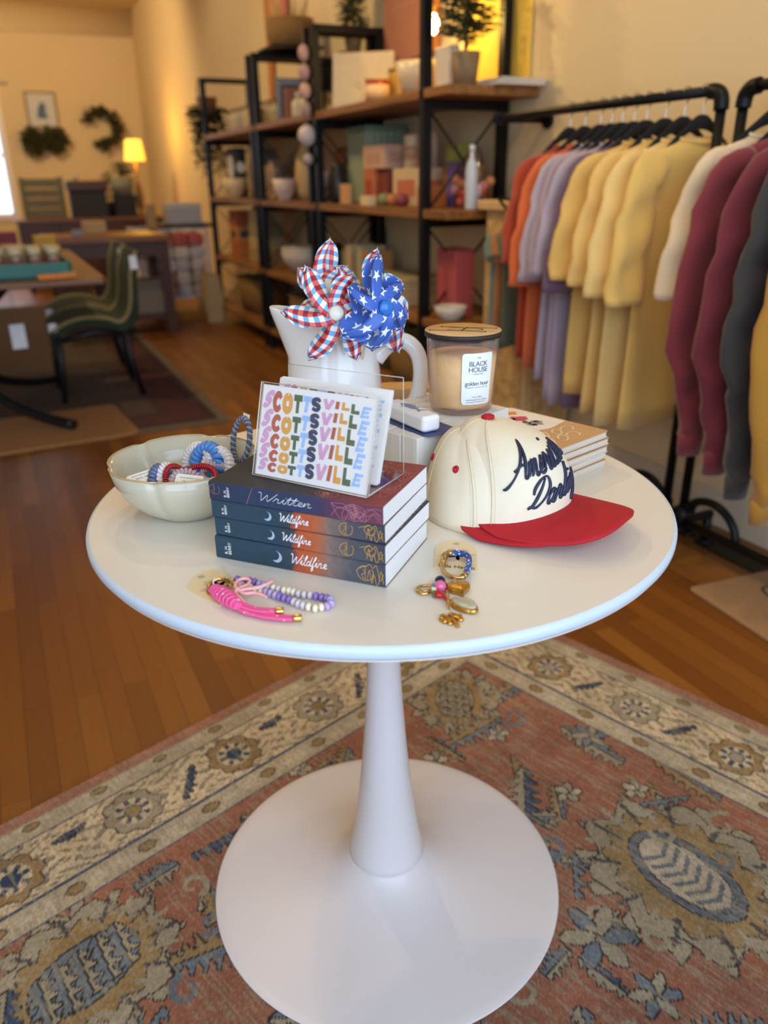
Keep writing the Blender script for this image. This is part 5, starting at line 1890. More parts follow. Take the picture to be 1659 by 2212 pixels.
for k in range(3):
    r_ = MB().box(-.15, .15, -.11, .11, 0, .008).build('paper_sheet', M('pale paper', '#cfc6b4', .7), X=at(1.38, .125, C3 + .001 + .0085 * k, 2 * k)); tag(r_, ['lowest', 'middle', 'topmost'][k] + ' white folder lying at the open end of the upper plank', 'folder', 'folders on the upper plank')
# terracotta poster and painted yellow glow panel on the wall
r_ = thing('poster', 'terracotta poster with pale lettering on the wall behind the upper plank', 'poster', at(2.46, .012, 1.72))
MB().box(-.27, .27, 0, .012, 0, .58).build('sheet', M('terracotta print', '#b0745a', .7, var=.12), r_)
m = MB()
for k in range(9):
    m.ribbon([(.18 - .04 * k, .235), (.18 - .04 * k - .010, .262 + .006 * (k % 2)), (.18 - .04 * k - .024, .238)], .007, fn=lambda x, y: (x, .0135, y))
m.build('lettering', M('pale terracotta', '#d19a7c', .7), r_)
MB().box(-.33, -.27, .001, .012, 0, .58).build('orange_border', M('orange print', '#d8853a', .7), r_)
r_ = MB().box(-.26, .26, 0, .006, 0, .7).build('painted_glow_panel', M('painted wall glow', '#e6c14e', .7, var=.1), X=at(1.62, .002, 1.50)); tag(r_, 'yellow panel painted as lamp glow on the wall behind the fir tree', 'poster')  # yellow sheet stands in for lamp glow on the bare wall
r_ = thing('pendant_bulb', 'glowing bare pendant bulb beside the iron post', 'lamp', at(1.91, .17, 1.79))
MB().sphere((0, 0, 0), (.030, .030, .044), 16, 10).build('bulb', glow('bulb glow', '#ffe6b0', 14), r_)
MB().cyl((0, 0, .040), (0, 0, .085), .017, n=14).build('socket', M('brass socket', '#a98442', .4, .8), r_)
MB().cyl((0, 0, .085), (0, 0, 1.41), .003, n=6).build('flex', IRON, r_)
pl = bpy.data.lights.new('pendant_light', 'POINT'); pl.energy = 7; pl.color = lin('#ffcf6a'); pl.shadow_soft_size = .04
po = bpy.data.objects.new('pendant_light', pl); COL.objects.link(po); po.location = ROOM @ Vector((1.80, .24, 1.80))

# nearest unit, middle board
def striped(name, c1, c2, n):
    q = NT(name)
    x, y, z = q.sep(q.coord())
    s_ = q.math('GREATER_THAN', q.math('FRACT', q.math('MULTIPLY', q.math('ADD', x, y), n)), .5)
    q.l(q.mix(s_, c1, c2), q.b.inputs['Base Color']); q.set(Roughness=.8)
    return q.m
r_ = thing('storage_box', 'green and cream striped tall box on the middle plank of the nearest unit', 'box', at(2.57, .155, C2 + .001))
MB().rbox(0, 0, 0, .36, .28, .24, .02, .006).build('body', striped('green stripe', '#7f8f74', '#a3a582', 26), r_)
MB().rbox(0, 0, .3605, .385, .285, .245, .02, .006).build('cover', M('green lid', '#77866c', .7), r_)
vessel('black_vase', 'black vase at the far end of the middle plank, beside the iron frame', 'vase', 2.69, .34, C2, vasep(.055, .2), '#1d1a18', .4)
for nm, lb, s, t, z, w, d, h, c, lidc, mk in (
        ('orange_box', 'orange carton in the pile left of the cream box on the middle plank', 2.335, .26, C2, .13, .10, .17, '#c06a3e', None, '#a34a2c'),
        ('red_box', 'dark red carton beside the orange one on the middle plank', 2.205, .24, C2, .11, .10, .17, '#7d3524', None, None),
        ('peach_box', 'peach pink box on top of the orange and red cartons', 2.275, .24, C2 + .172, .26, .14, .11, '#c9a083', None, '#b98d74'),
        ('cream_box', 'wide cream box with red flower print on the middle plank', 1.96, .20, C2, .30, .16, .17, '#d6b98c', None, '#c4704f'),
        ('tan_card', 'tan folded card standing at the front of the middle plank', 2.53, .36, C2, .11, .03, .10, '#cf9c66', None, None),
        ('soap_block', 'small cream soap block at the front edge of the middle plank', 2.20, .375, C2, .10, .05, .045, '#e0c592', None, None),
        ('green_box', 'olive green box on top of the orange carton behind the gift bag', 1.71, .12, C2 + .172, .13, .10, .10, '#8f8a3c', None, '#a9a24f'),
        ('amber_box', 'amber carton under the olive green box, beside the iron post', 1.71, .13, C2, .12, .11, .17, '#b0702f', None, None),
        ('purple_box', 'purple tall carton between the amber carton and the gift bag', 1.60, .19, C2, .085, .09, .19, '#4f3a74', None, '#6b55a0'),
        ('rust_box', 'rust orange low carton in front of the amber one', 1.66, .31, C2, .10, .08, .09, '#b0662f', None, None)):
    carton(nm, lb, 'box', s, t, z, w, d, h, c, 0, 'gift boxes on the middle plank', lidc, mk)
vessel('pink_tumbler', 'pink tumbler at the left of the stacked cartons', 'tumbler', 2.38, .12, C2, jarp(.040, .24), '#cf9f94', .35)
vessel('cream_candle', 'cream pillar candle standing on the wide cream box', 'candle', 2.06, .19, C2 + .171, jarp(.045, .15), '#dcbf95', .5, None, None, (.04, .10, .0452, '#c89f78'))
vessel('pale_bottle', 'pale pink tall bottle standing on the wide cream box', 'bottle', 1.94, .17, C2 + .171, bottlep(.05, .22), '#d2ab8a', .3, bottlecap(.05, .22), '#e0c9a8')
vessel('magenta_jar', 'magenta jar on the wide cream box, beside the iron post', 'jar', 1.86, .23, C2 + .171, jarp(.032, .085), '#9c3058', .3)
for k, cc in enumerate(('#7f8a58', '#b9713f', '#8a3a44')):
    vessel('soap_ball', ['green', 'orange', 'red'][k] + ' round soap in front of the wide cream box', 'soap', 2.08 - .10 * k, .34, C2, [(.0005, 0), (.02, .002), (.034, .018), (.036, .03), (.026, .052), (.0005, .06)], cc, .5, group='round soaps')
rg = random.Random(5)
r_ = thing('gift_bag', 'clear cellophane gift bag of pink treats at the end of the middle plank', 'gift bag', at(1.44, .22, C2 + .001))
rg = random.Random(5)
for k, (cc, nm) in enumerate((('#c25a50', 'red_treats'), ('#d2938a', 'pink_treats'), ('#c98a58', 'orange_treats'))):
    m = MB()
    for i in range(9):
        m.sphere((.075 * (rg.random() * 2 - 1), .05 * (rg.random() * 2 - 1), .02 + .04 * k + .05 * rg.random()), .022, 8, 6)
    o = m.build(nm, M('treat ' + cc, cc, .5), r_); o['kind'] = 'stuff'
MB().grid(24, 8, lambda u, v: ((.105 - .06 * v ** 2) * math.cos(2 * PI * u) * (1 + .08 * math.sin(14 * PI * u) * v), (.07 - .05 * v ** 2) * math.sin(2 * PI * u), .002 + .24 * v)).build('cellophane', clear_plastic('cellophane', '#fff2ee', .25, .12), r_)
vessel('silver_tube', 'silver white tube standing in front of the gift bag', 'tube', 1.33, .29, C2, bottlep(.026, .25), '#c7ced2', .25, bottlecap(.026, .25), '#dfe3e4')
# nearest unit, lower board
cols_ = ('#7f8a6a', '#b79c66', '#c9b184', '#a8663c', '#6f8f7f', '#c0a878', '#8a7a55', '#b9814a')
x_ = 3.0 - .26
for k in range(8):
    w_ = .034 + .012 * (k % 3)
    r_ = thing('hardback_book', f'{["sage", "straw", "cream", "rust", "teal", "sand", "olive", "ochre"][k]} spined book standing in the row on the lower plank', 'book', at(x_ - w_ / 2, .24, C1 + .001), 'books in the row on the lower plank')
    MB().box(-w_ / 2, w_ / 2, -.075, .075, 0, .2 + .02 * (k % 3)).build('cover', M('book ' + cols_[k], cols_[k], .6), r_, bevel=.002)
    MB().box(-w_ / 2 + .003, w_ / 2 - .003, -.0765, .07, .003, .2005 + .02 * (k % 3)).build('pages', PADP, r_)
    x_ -= w_ + .004
for k in range(4):
    r_ = thing('boxed_print', ['bottom', 'second', 'third', 'topmost'][k] + ' cream boxed print in the flat pile on the lower plank', 'box', at(2.02 + .012 * k, .25, C1 + .001 + .032 * k, 2 * k - 3), 'boxed prints on the lower plank')
    MB().rbox(0, 0, 0, .030, .42, .28, .006, .002).build('body', M('oat board', '#c4a97a', .7), r_)
    MB().box(-.15, .15, -.1, .1, .030, .0308).build('printed_patch', M('sage print', '#9d9a6c', .7), r_)
vessel('black_urn', 'round black urn at the far end of the lower plank', 'urn', 2.665, .16, C1 + .0, [(.0005, 0), (.05, 0), (.078, .04), (.084, .10), (.07, .16), (.04, .19), (.03, .22), (.0005, .22)], '#14110f', .4)
r_ = carton('pink_gift_box', 'coral pink upright gift box at the near end of the lower plank', 'box', 1.50, .26, C1, .17, .1, .29, '#b8524f')
vessel('white_dish', 'white dish beside the coral gift box on the lower plank', 'dish', 1.36, .36, C1, bowlp(.075, .06), '#cfc7b6', .3)
# bottom boards: baskets and folded textiles
BSK = NT('woven basket')
wv = BSK.n('TexWave'); wv.inputs['Scale'].default_value = 40; wv.bands_direction = 'Z'; BSK.l(BSK.coord(), wv.inputs['Vector'])
BSK.l(BSK.mix(wv.outputs['Fac'], '#6b4a22', '#a87f45'), BSK.b.inputs['Base Color']); BSK.set(Roughness=.8); BSK.bump(wv.outputs['Fac'], .6, .006)


def basket(label, s, t, z, w, d, h):
    r = thing('basket', label, 'basket', at(s, t, z + .001), 'woven baskets on the bottom planks')
    m = MB().loft([[((w / 2) * q * math.copysign(abs(math.cos(a)) ** .5, math.cos(a)), (d / 2) * q * math.copysign(abs(math.sin(a)) ** .5, math.sin(a)), zz) for a in np.linspace(0, 2 * PI, 41)[:-1]] for q, zz in ((.85, 0), (.95, h * .5), (1, h), (.93, h), (.85, h * .3))])
    m.build('body', BSK.m, r)
    MB().tube([((w / 2) * math.copysign(abs(math.cos(a)) ** .5, math.cos(a)), (d / 2) * math.copysign(abs(math.sin(a)) ** .5, math.sin(a)), h) for a in np.linspace(0, 2 * PI, 41)[:-1]], .008, 6, closed=True).build('rim', BSK.m, r)


basket('woven basket on the bottom plank of the nearest unit, under the books', 2.45, .22, C0, .42, .32, .24)
basket('woven basket on the bottom plank of the nearest unit, under the coral box', 1.85, .22, C0, .42, .32, .24)
basket('woven basket on the bottom plank of the middle unit', 3.40, .22, C0, .50, .32, .26)
basket('woven basket on the bottom plank of the farthest unit', 4.70, .22, C0, .6, .32, .26)

# middle unit
for k, (c, w, h) in enumerate((('#7d8390', .035, .27), ('#8b8f98', .03, .25), ('#1d2a55', .04, .22), ('#9c6a4a', .03, .2))):
    r_ = thing('hardback_book', ['grey', 'pale grey', 'navy', 'brown'][k] + ' book standing at the far end of the middle unit upper plank', 'book', at(3.80 - .052 * k, .22, C3 + .001, 0), 'books on the middle unit')
    MB().box(-w / 2, w / 2, -.08, .08, 0, h).build('cover', M('book ' + c, c, .6), r_, bevel=.002)
    MB().box(-w / 2 + .003, w / 2 - .003, -.0815, .075, .003, h + .0005).build('pages', PADP, r_)
r_ = thing('lantern', 'black square lantern on the upper plank of the middle unit', 'lantern', at(3.33, .12, C3 + .001))
m = MB()
for x in (-.07, .07):
    for y in (-.06, .06):
        m.box(x - .008, x + .008, y - .008, y + .008, 0, .30)
m.rbox(0, 0, .0, .014, .17, .15, .01, .002); m.rbox(0, 0, .28, .33, .17, .15, .01, .01)
m.build('frame', IRON, r_)
MB().box(-.06, .06, -.05, .05, .15, .28).build('dark_glass', M('smoked glass', '#20242c', .15), r_)
for k in range(3):
    vessel('white_bottle', ['white bottle beside the navy book on the middle unit', 'white bottle in front of the lantern on the middle unit', 'white bottle nearest the iron frame on the middle unit'][k], 'bottle', 3.50 - .15 * k, .26, C3, bottlep(.045, .16), '#cfc4a4', .35, bottlecap(.045, .16), '#e5dcc4', None, 'white bottles on the middle unit')
vessel('cream_vase', 'tall cream vase on the middle plank of the middle unit', 'vase', 3.55, .2, C2, vasep(.085, .33), '#d0ac74', .4)
vessel('white_pot', 'low white pot in front of the cream vase', 'pot', 3.60, .35, C2, bowlp(.08, .13), '#d9bfa6', .35)
vessel('white_cone', 'white cone shaped ornament beside the cream vase', 'ornament', 3.22, .22, C2, [(.0005, .0), (.03, .0), (.028, .02), (.06, .07), (.075, .17), (.07, .17), (.05, .08), (.0005, .06)], '#b3aba2', .4)
vessel('orange_gourd', 'orange gourd ornament behind the white cone', 'ornament', 3.12, .10, C2, [(.0005, 0), (.06, 0), (.07, .16), (.075, .2), (.085, .25), (.06, .30), (.0005, .31)], '#9a5a22', .5)
for k in range(2):
    vessel('white_bowl', ['lower white bowl of the nested pair on the middle unit', 'upper white bowl of the nested pair on the middle unit'][k], 'bowl', 3.58, .24, C1 + .035 * k, bowlp(.16, .13), '#c3b6a2', .35, group='nested bowls')
vessel('maroon_jar', 'maroon jar on the lower plank of the middle unit', 'jar', 3.14, .2, C1, jarp(.07, .19), '#5c2a28', .4, [(.0005, .19), (.05, .19), (.05, .21), (.0005, .21)], '#3a2622')
r_ = MB().sphere((0, 0, 0), (.11, .02, .06), 16, 8).build('leaf_dish', M('cream leaf dish', '#cdb388', .5), X=at(3.02, .36, C1 + .062) @ Ry(rad(35)) @ Rx(rad(10))); tag(r_, 'cream leaf shaped dish standing at the near end of the middle unit', 'dish')
r_ = thing('hanging_garland', 'garland of pale ornaments hanging from the iron post of the nearest unit', 'garland', at(2.80, .45, 1.87))
for k, (z, rr, c) in enumerate(((-.10, .03, '#c69f90'), (-.19, .032, '#b7948c'), (-.28, .034, '#caa58f'), (-.37, .03, '#a58a80'))):
    MB().sphere((0, .02, z), (rr, rr, .042), 12, 8).build('bead', M('ornament ' + c, c, .5), r_)
MB().sphere((0, .02, -.50), (.052, .052, .055), 16, 10).build('white_ball', M('white ornament', '#d2c2b4', .4), r_)
MB().cyl((0, .02, .03), (0, .02, -.62), .002, n=6).build('string', M('twine', '#8a7350', .9), r_)
MB().sphere((0, .02, -.62), (.03, .03, .03), 12, 8).build('bead', M('ornament pale', '#b8a894', .4), r_)
MB().tube([(0, -.02, 0), (0, -.028, .035), (0, .02, .035)], .002, 6).build('hook', IRON, r_)
# farthest unit
for k in range(8):
    for j in range(2):
        vessel('small_bottle', f'small pale bottle, {["first", "second", "third", "fourth", "fifth", "sixth", "seventh", "eighth"][k]} from the near end in the {["back", "front"][j]} row of the farthest unit', 'bottle', 4.24 + .115 * k, .14 + .14 * j, C3, bottlep(.034, .2 - .03 * j), ('#a99e86', '#b8a980', '#9c9078')[(k + j) % 3], .35, bottlecap(.034, .2 - .03 * j), '#6f6350', None, 'small bottles on the farthest unit')
carton('yellow_box', 'mustard yellow box at the near end of the farthest unit upper plank', 'box', 4.10, .36, C3, .12, .09, .11, '#c99a35', 0, None, None, '#d9b565')
r_ = thing('mantel_clock', 'dark framed clock with a white face on the farthest unit', 'clock', at(4.97, .28, C2 + .001))
MB().rbox(0, 0, 0, .36, .26, .10, .03, .004).build('case', M('charcoal case', '#2e2c2c', .6), r_)
MB().cyl((0, .0495, .22), (0, .054, .22), .085, n=32).build('dial', M('white dial', '#cfc9bb', .5), r_)
m = MB(); m.box(-.004, .004, .054, .056, .22, .285); m.box(0, .045, .054, .056, .217, .223)
m.build('hands', BLK, r_)
MB().cyl((-.1305, 0, .22), (-.1345, 0, .22), .04, n=24).build('side_dial', M('white dial', '#cfc9bb', .5), r_)
vessel('white_planter', 'white round planter in front of the dark clock', 'planter', 4.78, .36, C2, bowlp(.10, .14), '#d5b98a', .4)
for k, (c, h) in enumerate((('#b08a62', .30), ('#77706c', .34), ('#a98a6c', .22), ('#b79674', .26))):
    carton('tea_box', ['tan', 'grey', 'low brown', 'cream brown'][k] + ' upright box on the farthest unit middle plank', 'box', 4.52 - .12 * k, .2, C2, .095, .12, h, c, 0, 'upright boxes on the farthest unit', None, '#8d7d70')
for k in range(3):
    carton('orange_carton', ['lower', 'middle', 'upper'][k] + ' orange carton in the pile on the farthest unit lower plank', 'box', 5.02, .26, C1 + .12 * k, .2, .16, .117, ('#b5662a', '#c07a35', '#a24d2a')[k], 0, 'orange cartons', None, '#33383d' if k == 1 else None)
for k in range(4):
    carton('cream_carton', f'cream carton, {["lowest", "second", "third", "topmost"][k]} of the pile on the farthest unit lower plank', 'box', 4.42, .24, C1 + .095 * k, .34 - .03 * k, .2, .092, ('#a48c5c', '#b59b6a', '#8f8258', '#b9a372')[k], 0, 'cream cartons', None, None)
# trailing ivy at the far end
r_ = thing('trailing_ivy', 'trailing green ivy hanging at the far end of the shelving', 'plant', at(5.50, .34, 1.10))
rg = random.Random(11)
m = MB()
for k in range(22):
    y0 = .24 * (rg.random() - .5)
    sprig(m, (.05 * rg.random(), y0, .62), (.04 * rg.random() - .02, y0 + .1 * (rg.random() - .5), .02 + .2 * rg.random()), 26, .10, rg, 1.0, w=.36)
m.build('foliage', M('leaf ivy', '#3a3f1e', .7, var=.4, scale=60), r_)
MB().cyl((.02, 0, .55), (.02, 0, .68), .07, .085, 20).build('pot', M('clay pot', '#6d4a30', .8), r_)
MB().tube([(.02, .06, .675), (-.05, .09, .72), (-.15, .10, .80)], .005, 6).build('hook', IRON, r_)
# things above the shelving
r_ = thing('wall_banner', 'orange and pink cloth banner hanging on the wall above the farthest unit', 'banner', at(4.86, .012, 1.62))
MB().grid(10, 16, lambda u, v: (-.06 - .10 * u * 1.0 - .10 * v * (u), .006 + .01 * math.sin(9 * u + 2 * v), 1.2 * v)).build('orange_stripe', M('orange cloth', '#c07a3c', .85), r_, solid=.003)
MB().grid(10, 14, lambda u, v: (-.17 - .26 * u, .006 + .012 * math.sin(11 * u + 2 * v), .40 + .80 * v)).build('pale_field', M('peach cloth', '#cf9a6c', .85), r_, solid=.003)
MB().grid(8, 12, lambda u, v: (-.43 - .14 * u, .006 + .01 * math.sin(8 * u), .56 + .64 * v)).build('pink_stripe', M('rose cloth', '#bf6f58', .85), r_, solid=.003)
r_ = thing('straw_basket', 'straw basket standing on top of the middle shelving frame', 'basket', at(3.70, .22, 1.902))
MB().lathe([(.0005, 0), (.12, 0), (.15, .08), (.15, .17), (.13, .17), (.11, .04), (.0005, .03)], 28).build('body', BSK.m, r_)
rg = random.Random(4)
m = MB()
for k in range(40):
    a = rg.random() * 6.28
    m.tube([(.04 * math.cos(a), .04 * math.sin(a), .05), (.13 * math.cos(a), .13 * math.sin(a), .17 + .16 * rg.random())], [.004, .002], 4)
m.build('dried_grass', M('dried grass', '#a8874c', .9, var=.3), r_)
MB().box(-.15, .17, -.17, .17, -.0, .012).build('wire_tray', IRON, r_)

# ------------------------------------------------------------------ carved cream cabinet with small clothes
CABM = M('limed wood', '#d8b67c', .65, var=.22, scale=18)
r_ = thing('carved_cabinet', 'cream carved wooden cabinet between the shelving and the clothes rack', 'cabinet', at(1.05, .03, 0))
MB().box(-.15, .19, .005, .235, .0, 1.02).build('body', CABM, r_, bevel=.004)
MB().rbox(.02, .135, 1.02, 1.06, .40, .265, .008, .006).build('top_slab', M('bleached slab', '#d2b07a', .6, var=.12), r_)
for z0_, z1_ in ((.08, .50), (.54, .98)):
    m = MB()
    m.box(-.158, -.150, .03, .205, z0_, z1_)
    m.build('side_panel', M('carved relief', '#cda76a', .7, var=.5, scale=26, bump=.9, bscale=22, bdist=.02), r_)
    m = MB().box(-.12, .16, .235, .245, z0_, z1_)
    m.build('door', M('carved relief', '#b8935a', .7), r_)

# ------------------------------------------------------------------ garments
def cloth_mat(name, col):
    if name in _MC:
        return _MC[name]
    q = NT(name)
    c = lin(col)
    f = q.noise(q.coord(), 7, 3)
    q.l(q.mix(f, [x * .88 for x in c], [min(1, x * 1.1) for x in c]), q.b.inputs['Base Color'])
    q.set(Roughness=.9)
    q.b.inputs['Sheen Weight'].default_value = .25
    q.bump(q.noise(q.coord(), 600, 2), .2, .001)
    _MC[name] = q.m
    return q.m


def garment(name, label, s, t, rz, col, hem, hw=.22, sleeve='short', neck=-.115, group=None, rodz=1.36, seed=0, thick=.017, slz=-.50):
    """hangs below the rod; x across the cloth's thickness, y towards the room, z up from the rod"""
    rg = random.Random(seed * 17 + 3)
    P = [rg.random() * 6.28 for _ in range(6)]
    cm = cloth_mat('cotton ' + col, col)
    slz = slz * (.98 + .16 * rg.random()) if rodz > 1.2 else slz
    g = thing(name, label, 'shirt' if sleeve != 'long' else 'sweater', at(s, t, rodz, rz), group)
    n = 56
    zb_ = hem - rodz
    nw = min(1, hw / .2)
    rows = [(neck - .004, .075 * nw, .012), (neck - .012, .085 * nw, .018), (neck - .022, .12 * nw, .022), (neck - .04, .17 * nw, .024), (neck - .058, hw * .93, .026), (neck - .085, hw, thick)]
    for k in range(1, 13):
        q = k / 12
        rows.append((neck - .085 + (zb_ - neck + .085) * q, hw * (1 + .05 * q + .03 * math.sin(P[0] + 3 * q)), thick * (1 + .35 * q)))
    rings = []
    for (z, w, d) in rows:
        q = (neck - z) / (neck - zb_)
        ring = []
        for i in range(n):
            a = 2 * PI * i / n
            y = w * math.copysign(abs(math.cos(a)) ** .8, math.cos(a))
            x = d * math.sin(a)
            fo = (.003 + .011 * q) * (math.sin(21 * y + P[1]) * .6 + math.sin(37 * y + P[2] + 3 * q) * .3 + .5 * math.sin(9 * y + P[3]))
            ring.append((x + fo, y, z + .006 * math.sin(25 * y + P[4]) * (q > .98)))
        rings.append(ring)
    MB().loft(rings).build('body', cm, g)
    # sleeves
    for sg in (1, -1):
        k = 1
        if sleeve == 'short':
            if sg > 0:
                path = [(0, hw * .66, neck - .066), (.0, hw * .92, neck - .100), (0, hw + .008 * nw, max(neck - .20, slz * .6)), (-.004, hw + .034 * nw, slz * .80), (-.008, hw + .040 * nw, slz)]
            else:
                path = [(0, -hw * .62, neck - .070), (.0, -hw * .70, neck - .11), (0, -hw * .74, max(neck - .20, slz * .6)), (0, -hw * .76, slz * .80), (0, -hw * .76, slz)]
            wid = [.06, .095, .108, .112, .116] if sg > 0 else [.05, .06, .07, .07, .07]
            wid = [q_ * nw for q_ in wid]
        else:
            k = 1 if sg > 0 else .78
            path = [(0, sg * (hw * .70) * k, neck - .07), (0, sg * (hw * .98 + .02) * k, neck - .12), (0, sg * (hw + .045) * k * (1 if sg > 0 else .85), neck - .28), (0, sg * (hw + .065) * k * (1 if sg > 0 else .8), neck - .48), (-.01, sg * (hw + .04) * k * (1 if sg > 0 else .8), neck - .68 if hem < .5 else neck - .6), (-.01, sg * (hw + .02) * k * (1 if sg > 0 else .85), hem - rodz - .02), (-.01, sg * (hw + .015) * k * (1 if sg > 0 else .85), hem - rodz - .085)]
            wid = [.06, .095, .115, .115, .098, .07, .052] if sg > 0 else [.05, .06, .065, .065, .06, .05, .04]
        pp = catmull([Vector(p) for p in path], 4)
        m_ = len(pp)
        rr = []
        for j, p in enumerate(pp):
            qq = j / (m_ - 1)
            ix = qq * (len(wid) - 1); i0 = min(int(ix), len(wid) - 2); w = wid[i0] + (wid[i0 + 1] - wid[i0]) * (ix - i0)
            tg = (pp[min(j + 1, m_ - 1)] - pp[max(j - 1, 0)]).normalized()
            ay = Vector((1, 0, 0)).cross(tg).normalized()
            ring = []
            for i in range(26):
                a = 2 * PI * i / 26
                yy = w * .62 * math.cos(a)
                xx = (.021 + .010 * qq) * math.sin(a) + .008 * qq * math.sin(60 * yy + P[5]) + .006 * math.sin(40 * p.z + 30 * yy + P[2]) + .004 * math.sin(75 * p.z - 45 * yy + P[1])
                ring.append(p + ay * yy + Vector((xx, 0, 0)))
            rr.append(ring)
        MB().loft(rr).build('sleeve', cm, g)
        if sleeve == 'long':
            e0, e1 = pp[-1], pp[-1] + Vector((0, 0, -.055))
            MB().tube([e0 + Vector((0, 0, .01)), e0, e1], [.036, .040, .036], 18, flat=.62, up=(1, 0, 0)).build('cuff', cm, g)
    MB().tube([(.020 * nw * math.sin(a), .080 * nw * math.cos(a), neck - .004 - (.012 if math.sin(a) < 0 else 0) * abs(math.sin(a))) for a in np.linspace(0, 2 * PI, 33)[:-1]], .006, 6, closed=True).build('collar', cm, g)
    return g


VELV = M('black velvet hanger', '#0f0f11', .9)
CHR = M('chrome hook', '#c8c4bd', .2, 1.)


def hanger(label, s, t, rz, rodz=1.36):
    h = thing('clothes_hanger', label, 'hanger', at(s, t, rodz, rz), 'black velvet hangers on the racks')
    m = MB()
    pts = [(0, -.20, -.215), (0, -.15, -.165), (0, -.07, -.105), (0, 0, -.075), (0, .07, -.105), (0, .15, -.165), (0, .20, -.215)]
    P = catmull([Vector(p) for p in pts], 5)
    m.tube(P, [.008 + .012 * math.exp(-((p.y) / .05) ** 2) for p in P], 8, up=(1, 0, 0), flat=.45)
    m.build('shoulder_bar', VELV, h)
    hk = [(0, 0, -.072), (0, .0, -.03), (0, -.012, -.012), (0, -.018, .006), (0, -.008, .019), (0, .006, .019), (0, .016, .008)]
    MB().tube(catmull([Vector(p) for p in hk], 5), .0022, 8).build('hook', CHR, h)
    return h


def rack(label, s0, s1, t, rodz=1.36, wall=False):
    r = thing('clothes_rack', label, 'clothes rack', at(0, t, 0), 'black pipe clothes racks')
    R = .0145
    MB().cyl((s0 + .03, 0, rodz), (s1 - .03, 0, rodz), R, n=16).build('rail', IRON, r)
    for s in (s0, s1):
        sg = 1 if s == s0 else -1
        if wall and s == s1:
            MB().tube([(s - .045, 0, rodz), (s - .01, -.01, rodz), (s, -.04, rodz)], .021, 12).build('elbow', IRON, r)
            MB().cyl((s, -.03, rodz), (s, -t + .012, rodz), R, n=14).build('wall_arm', IRON, r)
            MB().cyl((s, -t + .014, rodz), (s, -t + .001, rodz), .034, n=18).build('flange', IRON, r)
            continue
        m = MB().cyl((s, 0, .115), (s, 0, rodz - .03), R, n=16)
        m.build('upright', IRON, r)
        MB().tube(catmull([Vector((s + sg * .045, 0, rodz)), Vector((s + sg * .02, 0, rodz - .004)), Vector((s + .004 * sg, 0, rodz - .02)), Vector((s, 0, rodz - .05))], 5), .021, 14).build('elbow', IRON, r)
        # foot: tee, cross pipe, two flanged stubs and the arched bracket
        MB().cyl((s, -.13, .10), (s, .15, .10), R, n=14).build('foot_pipe', IRON, r)
        MB().cyl((s, 0, .08), (s, 0, .15), .021, n=14).build('tee', IRON, r)
        for y in (-.12, .14):
            MB().cyl((s, y, .0), (s, y, .10), R, n=14).build('foot_stub', IRON, r)
            MB().cyl((s, y, .0), (s, y, .012), .032, n=18).build('flange', IRON, r)
        MB().tube([(s + .11 * sg + .11 * sg * math.cos(a), 0, .10 + .10 * math.sin(a)) for a in np.linspace(0, PI, 15)], R * .9, 12).build('arched_bracket', IRON, r)
    MB().cyl((s0, 0, .10), (s0 + .6 if wall else s1, 0, .10), R, n=14).build('ground_pipe', IRON, r)
    if wall:
        MB().cyl((s0 + .6, 0, .0), (s0 + .6, 0, .115), R, n=14).build('foot_stub', IRON, r)
        MB().cyl((s0 + .6, 0, .0), (s0 + .6, 0, .012), .032, n=18).build('flange', IRON, r)
    return r


RT_ = .265
rack('black pipe clothes rack of orange, lavender and yellow shirts', .055, 1.21, RT_, wall=True)
rack('black pipe clothes rack of maroon and charcoal sweaters at the picture edge', -1.15, -.02, RT_)
tees = 'shirts on the near rack'
for i, (s, col, hem, hw, lab_, nm, sl, rz, kk) in enumerate((
        (.72, '#a8401e', .52, .20, 'rust red shirt at the far end of the rack of yellow shirts', 'tee_shirt', 'short', 10, .0),
        (.64, '#d9682f', .50, .20, 'bright orange shirt between the rust red and lavender shirts', 'tee_shirt', 'short', 8, .0),
        (.56, '#b5a3aa', .48, .20, 'lavender shirt next to the bright orange one', 'tee_shirt', 'short', 4, .0),
        (.505, '#a8949c', .42, .20, 'dusky lavender shirt between two other lavender shirts', 'tee_shirt', 'short', 2, .0),
        (.455, '#b29fa6', .40, .20, 'long lavender shirt touching the yellow shirts', 'tee_shirt', 'short', -2, .0),
        (.40, '#6d5468', .40, .20, 'dark plum shirt showing under the hem of the yellow shirts', 'tee_shirt', 'short', 0, .0),
        (.345, '#e0b660', .46, .205, 'golden yellow shirt next to the lavender shirts', 'tee_shirt', 'short', -4, .0),
        (.265, '#e6be6c', .42, .205, 'second yellow shirt from the lavender ones', 'tee_shirt', 'short', 0, .0),
        (.19, '#eac87a', .40, .21, 'third yellow shirt from the lavender ones, with the longest sleeve', 'tee_shirt', 'short', 2, .0),
        (.118, '#e2b962', .41, .21, 'yellow shirt nearest the elbow of its rack', 'tee_shirt', 'short', 4, .0))):
    garment(nm, lab_, s, RT_, rz, col, hem, hw, sl, group=tees, seed=i)
for i, (s, lab_) in enumerate(((.72, 'black hanger holding the rust red shirt'), (.64, 'black hanger holding the bright orange shirt'), (.56, 'black hanger of the first lavender shirt'), (.505, 'black hanger of the dusky lavender shirt'), (.455, 'black hanger of the long lavender shirt'), (.40, 'black hanger of the dark plum shirt'), (.345, 'black hanger of the golden yellow shirt'), (.265, 'black hanger of the second yellow shirt'), (.19, 'black hanger of the third yellow shirt'), (.118, 'black hanger of the yellow shirt by the rack elbow'))):
    hanger(lab_, s, RT_, (10, 8, 4, 2, -2, 0, -4, 0, 2, 4)[i])
